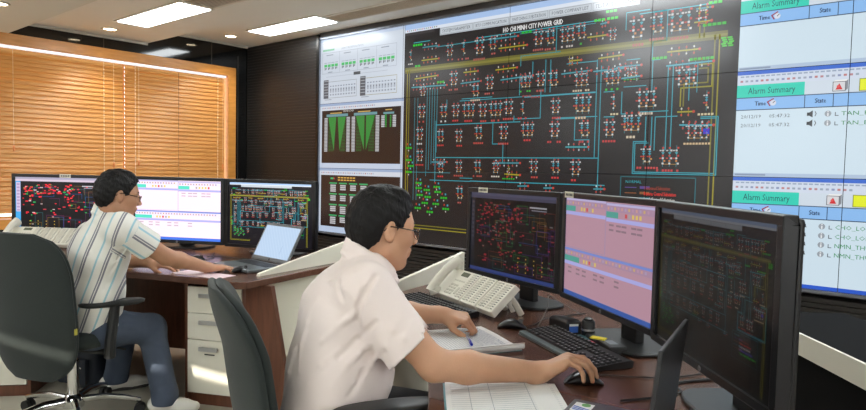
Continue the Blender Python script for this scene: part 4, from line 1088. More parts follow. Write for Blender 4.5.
def note(loc, rz, w, d, label, col, name, z=.0006):
    o = MB().box((0, 0, .0015), (w, d, .003)).build(name, mat(name+'_'+label.split()[0], col, .7)); o.location = (loc[0], loc[1], DZ+z); o.rotation_euler = (0, 0, rz); tag(o, label, 'note')
bx = thing('power_adapter', 'flat black power brick behind the right end of the keyboard', 'adapter', (-.885, 1.975, DZ), math.radians(-40))
MB().box((0, 0, .014), (.12, .06, .026), bev=.005).build('housing', M_dark, bx)
MB().box((.0, 0, .0274), (.05, .03, .0006)).build('rating_label', mat('adapter_label', rgb(120, 124, 130), .6), bx)
o = MB().box((0, 0, .002), (.05, .028, .004)).build('sticky_note', mat('yellow_note', rgb(232, 212, 50), .7)); o.location = (-.935, 1.985, DZ+.0285); o.rotation_euler = (0, 0, .1); tag(o, 'yellow sticky note on the black power brick', 'note')
note((-.985, 2.02), .3, .055, .03, 'pink sticky note left of the yellow one', rgb(220, 70, 96), 'sticky_note')
note((-1.02, 2.05), -.4, .09, .05, 'dark green card lying behind the keyboard', rgb(62, 104, 108), 'card')

bg = thing('backpack', 'dark backpack on the floor under the rear console, behind the man\'s legs', 'bag', (-3.93, 1.52, 0), math.radians(25))
rings = []
for i in range(13):
    f = i/12; zz_ = .30*f; s_ = (1-.18*f)*max(.3, 1-abs(2*f-1)**6)**.4; n_ = 24
    rings.append([(.15*s_*math.copysign(abs(math.cos(2*PI*k/n_))**.6, math.cos(2*PI*k/n_)), .09*s_*math.copysign(abs(math.sin(2*PI*k/n_))**.6, math.sin(2*PI*k/n_)), zz_) for k in range(n_)])
M_bag = mat('dark_nylon', rgb(34, 40, 50), .7, bump=(60, .2))
MB().loft(rings).build('body', M_bag, bg, smooth=True, sharp=60)
MB().box((0, -.092, .11), (.20, .035, .15), bev=.014).build('pocket', M_bag, bg, smooth=True)
MB().tube(bez([(-.04, 0, .29), (-.03, 0, .335), (.03, 0, .335), (.04, 0, .29)], 6), .007, n=8).build('handle', M_bag, bg, smooth=True)
for e in (-1, 1): MB().tube(bez([(e*.07, .08, .28), (e*.08, .15, .2), (e*.075, .14, .08), (e*.07, .085, .03)], 6), .012, n=8, flat=(1.8, .4)).build('strap', M_bag, bg, smooth=True)
MB().box((.04, -.111, .15), (.07, .003, .006), M=Matrix.Rotation(.5, 3, 'Y')).build('reflective_trim', M_paper, bg)
# cables on the desks
def cable(pts, label, r=.003, m=None):
    base = Vector(pts[0]); t = MB().tube([Vector(p)-base for p in bez(pts, 8)], r, n=7).build('cable', m or M_cable, smooth=True)
    t.location = base; tag(t, label, 'cable'); return t
z = DZ+.004
cable([(-.83, 1.655, z), (-.78, 1.71, z), (-.70, 1.76, z), (-.62, 1.84, z), (-.55, 1.98, z)], 'cable running back from the mouse in the man\'s hand', .0022)
cable([(-1.26, 2.03, z), (-1.25, 2.09, z), (-1.27, 2.20, z), (-1.24, 2.30, z), (-1.20, 2.42, z)], 'cable of the idle mouse beside the keyboard', .0022)
cable([(-.66, 1.54, z), (-.60, 1.63, z), (-.56, 1.72, z), (-.45, 1.86, z)], 'black cable crossing the desk left of the half-seen laptop', .003)
cable([(-.52, 1.52, z), (-.50, 1.62, z), (-.55, 1.70, z), (-.60, 1.78, z), (-.53, 1.90, z)], 'black looped cable beneath the right-hand monitor', .004)
cable([(-1.06, 2.16, z), (-.98, 2.14, z), (-.90, 2.10, z), (-.82, 2.02, z), (-.76, 2.12, z)], 'black cable winding past the power brick', .0035)
cable([(-1.12, 2.19, z), (-1.0, 2.20, z), (-.88, 2.16, z), (-.80, 2.10, z), (-.74, 2.2, z)], 'grey cable winding behind the black gadget', .003, mat('grey_cable', rgb(110, 110, 108), .5))
cable([(-1.22, 2.07, z), (-1.21, 2.12, DZ+.07), (-1.25, 2.2, DZ+.10), (-1.26, 2.30, DZ+.06), (-1.22, 2.40, z)], 'thin grey cable arching up behind the idle mouse', .0022, mat('grey_cable', rgb(110, 110, 108), .5))
cable([(-3.70, 2.16, z), (-3.66, 2.24, z), (-3.50, 2.26, z), (-3.35, 2.33, z), (-3.25, 2.46, z)], 'thin black cable below the pink alarm monitor', .003)
cable([(-3.58, 2.06, z), (-3.62, 2.16, z), (-3.74, 2.22, z), (-3.84, 2.30, z)], 'black mouse cable under the pink alarm monitor', .0022)
# ------------------------------------------------------------------ signed-distance sculpting (numpy) and surface nets
def vnorm(v): v = np.asarray(v, float); return v/np.linalg.norm(v)
class Sculpt:
    """union / carve rounded bones in a voxel field, then skin it"""
    def __init__(s, lo, hi, h):
        s.lo = np.array(lo, float); s.h = h; s.n = tuple(int(math.ceil((hi[i]-lo[i])/h))+1 for i in range(3))
        s.F = np.full(s.n, .5, np.float32)
    def _win(s, lo, hi):
        a = [max(0, int((lo[i]-s.lo[i])/s.h)-1) for i in range(3)]; b = [min(s.n[i], int((hi[i]-s.lo[i])/s.h)+3) for i in range(3)]
        if any(b[i] <= a[i] for i in range(3)): return None
        ax = [(s.lo[i]+s.h*np.arange(a[i], b[i])).astype(np.float32) for i in range(3)]
        return (slice(a[0], b[0]), slice(a[1], b[1]), slice(a[2], b[2])), ax[0][:, None, None], ax[1][None, :, None], ax[2][None, None, :]
    def _mix(s, w, d, k, op):
        f = s.F[w]
        if op == 'add':
            if k: h = np.clip(.5+.5*(f-d)/k, 0, 1); r = f*(1-h)+d*h-k*h*(1-h)
            else: r = np.minimum(f, d)
        elif op == 'cut':
            if k: h = np.clip(.5-.5*(f+d)/k, 0, 1); r = f*(1-h)-d*h+k*h*(1-h)
            else: r = np.maximum(f, -d)
        else: r = np.maximum(f, d)
        s.F[w] = r.astype(np.float32)
    def cap(s, a, b, ra, rb=None, k=.02, op='add', flat=None):
        """bone from a to b; flat=(axis, factor) widens it along the axis"""
        a, b = np.asarray(a, float), np.asarray(b, float); rb = ra if rb is None else rb
        R = max(ra, rb)*(max(1, flat[1]) if flat else 1)+k+.02
        w = s._win(np.minimum(a, b)-R, np.maximum(a, b)+R)
        if w is None: return
        W_, X, Y, Z = w
        x, y, z = X-a[0], Y-a[1], Z-a[2]; ba = b-a; L = float(ba@ba)
        if flat:
            ax = vnorm(flat[0]); q = (1/flat[1]-1); dt = (x*ax[0]+y*ax[1]+z*ax[2])*q
            x, y, z = x+dt*ax[0], y+dt*ax[1], z+dt*ax[2]
            ba = ba+ax*(ba@ax)*q; L = float(ba@ba)
        t = np.clip((x*ba[0]+y*ba[1]+z*ba[2])/max(L, 1e-9), 0, 1)
        d = np.sqrt((x-t*ba[0])**2+(y-t*ba[1])**2+(z-t*ba[2])**2)-(ra+(rb-ra)*t)
        s._mix(W_, d, k, op)
    def ell(s, c, r, M=None, k=.02, op='add'):
        """ellipsoid; M rows are its axes"""
        c = np.asarray(c, float); r = np.asarray(r, float); M = np.eye(3) if M is None else np.asarray(M, float)
        R = r.max()+k+.02; w = s._win(c-R, c+R)
        if w is None: return
        W_, X, Y, Z = w; x, y, z = X-c[0], Y-c[1], Z-c[2]
        q = [x*M[i][0]+y*M[i][1]+z*M[i][2] for i in range(3)]
        k0 = np.sqrt((q[0]/r[0])**2+(q[1]/r[1])**2+(q[2]/r[2])**2); k1 = np.sqrt((q[0]/r[0]**2)**2+(q[1]/r[1]**2)**2+(q[2]/r[2]**2)**2)
        s._mix(W_, k0*(k0-1)/np.maximum(k1, 1e-6), k, op)
    def keep(s, fn):
        """intersect with fn(X,Y,Z) < 0"""
        w = s._win(s.lo, s.lo+s.h*np.array(s.n)); W_, X, Y, Z = w
        s.F[W_] = np.maximum(s.F[W_], fn(X, Y, Z)).astype(np.float32)
    def carve(s, fn): s.keep(lambda X, Y, Z: -fn(X, Y, Z))
    def displace(s, fn):
        w = s._win(s.lo, s.lo+s.h*np.array(s.n)); W_, X, Y, Z = w
        near = np.abs(s.F) < .03
        s.F += np.where(near, fn(X, Y, Z), 0).astype(np.float32)
    def mesh(s, name, mats, parent=None, attrs=None, smooth_it=0):
        F = s.F; F[0], F[-1], F[:, 0], F[:, -1], F[:, :, 0], F[:, :, -1] = (.1,)*6
        S = F < 0
        nx, ny, nz = F.shape
        c = np.zeros((nx-1, ny-1, nz-1), np.uint8)
        for i in (0, 1):
            for j in (0, 1):
                for k in (0, 1): c += S[i:nx-1+i, j:ny-1+j, k:nz-1+k]
        act = (c > 0) & (c < 8)
        I = np.argwhere(act); idx = np.full(act.shape, -1, np.int32); idx[act] = np.arange(len(I))
        acc = np.zeros((len(I), 3)); cnt = np.zeros(len(I))
        cor = [(0,0,0),(1,0,0),(0,1,0),(1,1,0),(0,0,1),(1,0,1),(0,1,1),(1,1,1)]
        val = [F[I[:, 0]+a, I[:, 1]+b, I[:, 2]+d] for a, b, d in cor]
        for p in range(8):
            for ax in range(3):
                if cor[p][ax]: continue
                q = p+(1, 2, 4)[ax]; a, b = val[p], val[q]; m = (a < 0) != (b < 0)
                t = np.where(m, a/np.where(m, a-b, 1), 0)
                pt = np.array(cor[p], float)[None].repeat(len(I), 0); pt[:, ax] += t
                acc[m] += pt[m]; cnt[m] += 1
        V = s.lo+s.h*(I+acc/np.maximum(cnt, 1)[:, None])
        quads = []
        for ax in range(3):
            sl0 = [slice(None)]*3; sl1 = [slice(None)]*3; sl0[ax] = slice(0, -1); sl1[ax] = slice(1, None)
            ch = S[tuple(sl0)] != S[tuple(sl1)]
            E = np.argwhere(ch)
            o1, o2 = [(1, 2), (2, 0), (0, 1)][ax]
            E = E[(E[:, o1] > 0) & (E[:, o2] > 0) & (E[:, o1] < F.shape[o1]-1) & (E[:, o2] < F.shape[o2]-1)]
            if not len(E): continue
            ins = S[E[:, 0], E[:, 1], E[:, 2]]
            def at(d1, d2):
                G = E.copy(); G[:, o1] -= d1; G[:, o2] -= d2; return idx[G[:, 0], G[:, 1], G[:, 2]]
            q = np.stack([at(1, 1), at(0, 1), at(0, 0), at(1, 0)], 1)
            q[~ins] = q[~ins][:, ::-1]
            quads.append(q)
        Q = np.concatenate(quads)
        A0, B0, C0 = V[Q[:, 0]], V[Q[:, 1]], V[Q[:, 2]]
        if np.einsum("ij,ij->i", A0, np.cross(B0, C0)).sum() < 0: Q = Q[:, ::-1].copy()
        if smooth_it:
            for _ in range(smooth_it):
                sm = np.zeros_like(V); n_ = np.zeros(len(V))
                for a, b in ((0, 1), (1, 2), (2, 3), (3, 0)):
                    np.add.at(sm, Q[:, a], V[Q[:, b]]); np.add.at(n_, Q[:, a], 1)
                V = V*.5+.5*sm/np.maximum(n_, 1)[:, None]
        me = bpy.data.meshes.new(name)
        me.vertices.add(len(V)); me.vertices.foreach_set('co', V.astype(np.float32).ravel())
        me.loops.add(Q.size); me.loops.foreach_set('vertex_index', Q.astype(np.int32).ravel())
        me.polygons.add(len(Q)); me.polygons.foreach_set('loop_start', np.arange(0, Q.size, 4, dtype=np.int32)); me.polygons.foreach_set('loop_total', np.full(len(Q), 4, np.int32))
        me.polygons.foreach_set('use_smooth', np.ones(len(Q), bool))
        me.update(calc_edges=True); me.validate()
        for k, fn in (attrs or {}).items():
            at_ = me.attributes.new(k, 'FLOAT', 'POINT'); at_.data.foreach_set('value', fn(V).astype(np.float32))
        for m in (mats if isinstance(mats, (list, tuple)) else [mats]): me.materials.append(m)
        o = bpy.data.objects.new(name, me); COL.objects.link(o)
        if parent: o.parent = parent; o.matrix_parent_inverse = Matrix.Translation(parent.location).inverted() if False else Matrix.Identity(4)
        return o

# ------------------------------------------------------------------ skin, cloth
def skin_mat(name, c, lip):
    m = mat(name, c, .5, spec=.4, sss=.12, noise=(25, .08), bump=(220, .06)); nt = m.node_tree; b = nt.nodes['Principled BSDF']
    at = nt.nodes.new('ShaderNodeAttribute'); at.attribute_name = 'lip'
    mx = nt.nodes.new('ShaderNodeMix'); mx.data_type = 'RGBA'; mx.inputs[7].default_value = (*lip, 1)
    src = b.inputs['Base Color'].links[0].from_socket
    nt.links.new(src, mx.inputs[6]); nt.links.new(at.outputs['Fac'], mx.inputs[0]); nt.links.new(mx.outputs[2], b.inputs['Base Color'])
    return m
M_skin = skin_mat('skin_warm', rgb(204, 156, 124), rgb(168, 100, 90))
M_skin2 = skin_mat('skin_tan', rgb(184, 136, 106), rgb(148, 88, 78))
M_hair = mat('black_hair', rgb(17, 15, 15), .62, spec=.3, bump=(130, .6, (1, 1, .3)))
M_shirt = mat('pale_pink_cotton', rgb(238, 224, 218), .8, sheen=.15, noise=(8, .02), bump=(700, .08))
M_black_cloth = mat('black_trouser_cloth', rgb(26, 26, 30), .85, bump=(400, .1))
M_denim = mat('blue_denim', rgb(70, 80, 97), .85, noise=(14, .28), bump=(500, .25))
M_sock = mat('white_canvas', rgb(222, 220, 212), .8, bump=(300, .1))
M_sole = mat('shoe_sole', rgb(70, 66, 62), .7)
M_eye = mat('eye_white', rgb(232, 228, 222), .15); M_iris = mat('dark_iris', rgb(30, 20, 14), .1)
M_gl = mat('black_spectacle_frame', rgb(24, 22, 22), .25)
def lens_mat():
    m = bpy.data.materials.new('clear_lens'); m.use_nodes = True; nt = m.node_tree; nt.nodes.remove(nt.nodes['Principled BSDF'])
    out = nt.nodes['Material Output']; t = nt.nodes.new('ShaderNodeBsdfTransparent'); g = nt.nodes.new('ShaderNodeBsdfGlossy'); g.inputs['Roughness'].default_value = .03
    mx = nt.nodes.new('ShaderNodeMixShader'); fr = nt.nodes.new('ShaderNodeFresnel'); fr.inputs[0].default_value = 1.5
    nt.links.new(fr.outputs[0], mx.inputs[0]); nt.links.new(t.outputs[0], mx.inputs[1]); nt.links.new(g.outputs[0], mx.inputs[2]); nt.links.new(mx.outputs[0], out.inputs[0]); return m
M_lens = lens_mat()
def plaid_mat():
    """white shirting with navy double stripes and thin sky-blue ones along a stored cloth coordinate"""
    m = mat('striped_white_cotton', rgb(232, 230, 222), .8, sheen=.15, bump=(600, .08)); nt = m.node_tree; b = nt.nodes['Principled BSDF']
    def stripes(attr, period, off, half, prev, col):
        at = nt.nodes.new('ShaderNodeAttribute'); at.attribute_name = attr
        a = nt.nodes.new('ShaderNodeMath'); a.operation = 'ADD'; a.inputs[1].default_value = off+10
        d = nt.nodes.new('ShaderNodeMath'); d.operation = 'DIVIDE'; d.inputs[1].default_value = period
        f = nt.nodes.new('ShaderNodeMath'); f.operation = 'FRACT'
        s = nt.nodes.new('ShaderNodeMath'); s.operation = 'SUBTRACT'; s.inputs[1].default_value = .5
        ab = nt.nodes.new('ShaderNodeMath'); ab.operation = 'ABSOLUTE'
        l = nt.nodes.new('ShaderNodeMath'); l.operation = 'LESS_THAN'; l.inputs[1].default_value = half/period
        nt.links.new(at.outputs['Fac'], a.inputs[0]); nt.links.new(a.outputs[0], d.inputs[0]); nt.links.new(d.outputs[0], f.inputs[0]); nt.links.new(f.outputs[0], s.inputs[0]); nt.links.new(s.outputs[0], ab.inputs[0]); nt.links.new(ab.outputs[0], l.inputs[0])
        mx = nt.nodes.new('ShaderNodeMix'); mx.data_type = 'RGBA'; mx.inputs[7].default_value = (*col, 1)
        mu = nt.nodes.new('ShaderNodeMath'); mu.operation = 'MULTIPLY'; mu.inputs[1].default_value = .8
        nt.links.new(l.outputs[0], mu.inputs[0]); nt.links.new(mu.outputs[0], mx.inputs[0])
        if prev is None: mx.inputs[6].default_value = (*rgb(232, 230, 222), 1)
        else: nt.links.new(prev, mx.inputs[6])
        return mx.outputs[2]
    p = None
    p = stripes('su', .105, 0, .0045, p, rgb(70, 74, 100)); p = stripes('su', .105, .012, .0035, p, rgb(84, 88, 112))
    p = stripes('su', .105, .052, .0045, p, rgb(130, 190, 208))
    nt.links.new(p, b.inputs['Base Color']); return m
M_plaid = plaid_mat()

def frame_of(f, lean=0, roll=0):
    """orthonormal head frame: f forward (unit-ish), returns (F, L, U); lean tips the face down"""
    f = vnorm(f); u = np.array([0, 0, 1.]); L = vnorm(np.cross(u, f)); 
    F = f*math.cos(lean)-u*math.sin(lean); U = np.cross(F, L)
    if roll: L, U = L*math.cos(roll)+U*math.sin(roll), U*math.cos(roll)-L*math.sin(roll)
    return F, L, U
def head(s, o, fr, k=1.0):
    F, L, U = fr; o = np.asarray(o, float)
    P = lambda x, y, z: o+(F*x+L*y+U*z)*k
    M = np.array([F, L, U])
    s.ell(P(-.014, 0, .034), np.array([.096, .076, .088])*k, M, k=.01)
    s.ell(P(.027, 0, -.022), np.array([.060, .061, .088])*k, M, k=.03)
    s.ell(P(.012, 0, -.055), np.array([.062, .058, .052])*k, M, k=.03)             # jaw
    s.cap(P(.062, -.012, -.098), P(.062, .012, -.098), .017*k, k=.022)               # chin
    for e in (-1, 1):
        s.cap(P(.006, e*.050, -.062), P(.052, e*.022, -.100), .016*k, .014*k, k=.026)
        s.ell(P(.056, e*.040, -.020), np.array([.026, .022, .022])*k, M, k=.025)      # cheek
        s.cap(P(.076, e*.012, .024), P(.066, e*.046, .022), .011*k, .009*k, k=.018)   # brow
        s.ell(P(.094, e*.033, .002), np.array([.017, .017, .012])*k, M, k=.014, op='cut')
        s.cap(P(.0775, e*.021, .006), P(.070, e*.044, .006), .0068*k, k=.006)         # upper lid
        s.cap(P(.0765, e*.021, -.005), P(.070, e*.044, -.004), .0058*k, k=.006)
    s.cap(P(.083, 0, .012), P(.1045, 0, -.026), .0070*k, .0110*k, k=.011)             # nose
    for e in (-1, 1): s.ell(P(.094, e*.012, -.031), np.array([.011, .008, .008])*k, M, k=.008)
    s.cap(P(.081, -.018, -.058), P(.081, .018, -.058), .008*k, k=.010); s.cap(P(.092, -.006, -.056), P(.092, .006, -.056), .0055*k, k=.010)   # lips
    s.cap(P(.082, -.014, -.070), P(.082, .014, -.070), .008*k, k=.009)
    s.cap(P(.097, -.020, -.0635), P(.097, .020, -.0635), .0028*k, k=.004, op='cut')
    for e in (-1, 1):                                                                # ears
        s.ell(P(-.006, e*.080, .000), np.array([.019, .0080, .033])*k, np.array([vnorm(F*.95-L*e*-.25), vnorm(L*e*.95+F*-.25), U]), k=.006)
        s.ell(P(.001, e*.0885, .003), np.array([.0105, .0075, .020])*k, M, k=.006, op='cut')
        s.ell(P(.001, e*.076, -.025), np.array([.009, .007, .010])*k, M, k=.006)
    return P, M
def hair_mesh(name, parent, o, fr, k, base, mat_, seed=1, h=.0035, side=.0):
    F, L, U = fr; o = np.asarray(o, float)
    P = lambda x, y, z: o+(F*x+L*y+U*z)*k
    M = np.array([F, L, U])
    s = Sculpt(o-.17, o+.17, h)
    s.ell(P(-.016, 0, .040), np.array([.103, .084, .096])*k, M, k=0)
    s.ell(P(-.052, 0, -.005), np.array([.066, .074, .078])*k, M, k=.03)
    s.cap(P(.030, -.03, .108), P(.030, .03, .106), .020*k, k=.03)
    rs = np.random.RandomState(seed)
    for i in range(110):                                     # locks combed forward and to the sides
        a = rs.uniform(-2.6, 2.6); e = rs.uniform(.15, 1.45)
        d = np.array([math.cos(a)*math.cos(e), math.sin(a)*math.cos(e), math.sin(e)])
        c = np.array([-.016, 0, .040])+d*np.array([.101, .082, .094]); t = np.array([.020, rs.uniform(-.012, .012), -.006-.014*rs.rand()])
        s.cap(P(*c), P(*(c+t*rs.uniform(.5, 1.2))), .0052*k, .0025*k, k=.004)
    ph = rs.uniform(0, 6, 6)
    def local(X, Y, Z):
        x, y, z = X-o[0], Y-o[1], Z-o[2]
        return [(x*M[i][0]+y*M[i][1]+z*M[i][2])/k for i in range(3)]
    def bumps(X, Y, Z):
        a, b, c = local(X, Y, Z)
        return .0016*np.sin(a*70+ph[0]+30*b)*np.sin(b*160+ph[1])+.0012*np.sin(c*190+a*80+ph[2])
    s.displace(bumps)
    def face(X, Y, Z):
        # negative where hair grows
        a, b, c = local(X, Y, Z)
        j = .004*np.sin(b*300)+.003*np.sin(a*260+c*200)
        # lower edge of the hair, as a height over front-back position
        zl = np.interp(a, [-.14, -.075, -.052, -.030, -.022, .016, .022, .036, .042, .054, .064, .076, .085, .12], [-.070, -.072, -.062, -.034, .016, .016, -.014, -.008, .030, .052, .066, .082, .092, .12])
        return (zl+j*.5-c)*.8
    s.keep(face)
    return s.mesh(name, mat_, parent, smooth_it=1)
def hand(s, W_, F, N, right, curl, thumb=(.9, .35, .25), k=1.0, spread=.05):
    """W_ wrist, F towards the knuckles, N back of the hand; curl = 4 x (a1,a2,a3) in degrees, index first"""
    F = vnorm(F); N = vnorm(np.asarray(N)-F*np.dot(N, F)); T = np.cross(N, F) if right else np.cross(F, N)      # T towards the thumb
    W_ = np.asarray(W_, float)
    P = lambda f, t, n: W_+(F*f+T*t+N*n)*k
    kn = [(.088, .029), (.092, .009), (.086, -.011), (.076, -.029)]
    s.cap(W_-F*.02, P(.012, 0, 0), .024*k, .022*k, k=.02, flat=(T, 1.2))
    for f, t in kn: s.cap(P(.010, t*.5, 0), P(f, t, .002), .0165*k, .0112*k, k=.010)
    s.cap(P(.02, .022, -.006), P(.05, .030, -.012), .016*k, .013*k, k=.014)
    s.cap(P(.02, -.018, -.006), P(.06, -.026, -.006), .014*k, .011*k, k=.012)
    LN = [(.046, .027, .021), (.050, .031, .022), (.046, .029, .022), (.036, .021, .019)]
    RR = [.0090, .0093, .0089, .0079]
    for i in range(4):
        p = P(kn[i][0], kn[i][1], .002); a = 0; sp = (1.5-i)*spread
        for j in range(3):
            a += math.radians(curl[i][j]); d = vnorm(F*math.cos(a)+T*sp*math.cos(a)-N*math.sin(a)); q = p+d*LN[i][j]*k
            r0, r1 = RR[i]*(1-.07*j)*k, RR[i]*(1-.07*(j+1))*k
            s.cap(p, q, r0, r1, k=.0035); p = q
    # thumb leaves the side of the palm near its base
    p = P(.024, .026, -.008); dirs = thumb if isinstance(thumb, list) else [thumb]*3
    for j, (ln, r0, r1) in enumerate(((.040, .0150, .0115), (.033, .0110, .0100), (.027, .0100, .0078))):
        f, t, n = dirs[min(j, len(dirs)-1)]; d = vnorm(F*f+T*t+N*n); q = p+d*ln*k; s.cap(p, q, r0*k, r1*k, k=.006 if j else .012); p = q
    return P
def eyes_and_glasses(parent, o, fr, k=1.0, glasses=True):
    F, L, U = fr; o = np.asarray(o, float)
    P = lambda x, y, z: tuple(o+(F*x+L*y+U*z)*k)
    for e in (-1, 1):
        rot = Matrix((Vector(F), Vector(L), Vector(U))).transposed()
        mb = MB(); mb.lathe([(.0001, -.0118), (.006, -.0102), (.0102, -.006), (.0118, 0), (.0102, .006), (.006, .0102), (.0001, .0118)], n=16)
        mb.v = [tuple(rot @ Vector((z, x, y))+Vector(P(.0655, e*.0325, .0005))) for x, y, z in mb.v]
        eb = mb.build('eye', M_eye, parent, smooth=True)
        mb = MB(); mb.lathe([(.0001, .0122), (.0030, .0120), (.0052, .0108)], n=14)
        mb.v = [tuple(rot @ Vector((z, x, y))+Vector(P(.0655, e*.0325, .0005))) for x, y, z in mb.v]
        mb.build('iris', M_iris, eb, smooth=True)
        br = bez([P(.0865, e*.014, .026), P(.0845, e*.030, .031), P(.072, e*.048, .026)], 5)
        MB().tube(br, [.0022, .0030, .0034, .0036, .0036, .0034, .0032, .0030, .0026, .0020, .0012], n=6).build('eyebrow', M_hair, parent, smooth=True)
    if glasses:
        g = MB(); lens = []
        for e in (-1, 1):
            ring = []
            for i in range(20):
                a = 2*PI*i/20; y = .034+.0245*math.copysign(abs(math.cos(a))**.7, math.cos(a)); z = -.002+.0165*math.copysign(abs(math.sin(a))**.7, math.sin(a))
                ring.append(P(.101-.010*((y-.03)/.03)**2*.6, e*y, z))
            lens.append(ring)
            g.tube(ring[:11], .0017, n=6); g.tube(ring[10:]+ring[:1], .0010, n=6)
            g.tube(bez([P(.092, e*.0585, .006), P(.070, e*.074, .010), P(.010, e*.0835, .014), P(-.012, e*.083, .012), P(-.024, e*.079, -.002)], 5), .0017, n=6)
        g.tube(bez([P(.101, -.010, .004), P(.107, 0, .007), P(.101, .010, .004)], 4), .0014, n=6)
        go = g.build('eyeglasses', M_gl, parent, smooth=True)
        for r in lens:
            m = MB(); m.open = True; m.add(r, [tuple(range(20))]); m.build('lens', M_lens, go)
def shoe(parent, ankle, toe_dir, m, m2):
    """ankle joint in parent space, toe_dir in plan"""
    a = np.asarray(ankle, float); d = vnorm([toe_dir[0], toe_dir[1], 0]); l = np.array([-d[1], d[0], 0]); 
    g = np.array([a[0], a[1], 0.])
    s = Sculpt(g-np.array([.24, .24, .0])+np.array([0, 0, -.01]), g+np.array([.24, .24, .16]), .005)
    z = np.array([0, 0, 1.])
    s.cap(g-d*.05+z*.042, g+d*.10+z*.036, .040, .034, k=.02); s.cap(g+d*.08+z*.034, g+d*.155+z*.032, .038, .026, k=.02, flat=(l, 1.15)); s.cap(g+z*.05-d*.02, g+z*.12-d*.01, .040, .042, k=.03)
    s.keep(lambda X, Y, Z: (.012-Z)+0*X+0*Y); s.keep(lambda X, Y, Z: (Z-.115)+0*X+0*Y)
    sh = s.mesh('shoe', m, parent, smooth_it=1)
    n = 20; pl_ = []
    for i in range(n):
        t = 2*PI*i/n; x = .052+.125*math.cos(t); w = .042*math.sin(t)*(1+.12*math.cos(t)); p = g+d*x+l*w; pl_.append((p[0], p[1]))
    MB().prism(pl_, .0, .016, bev=.003).build('sole', m2, sh)
    return sh
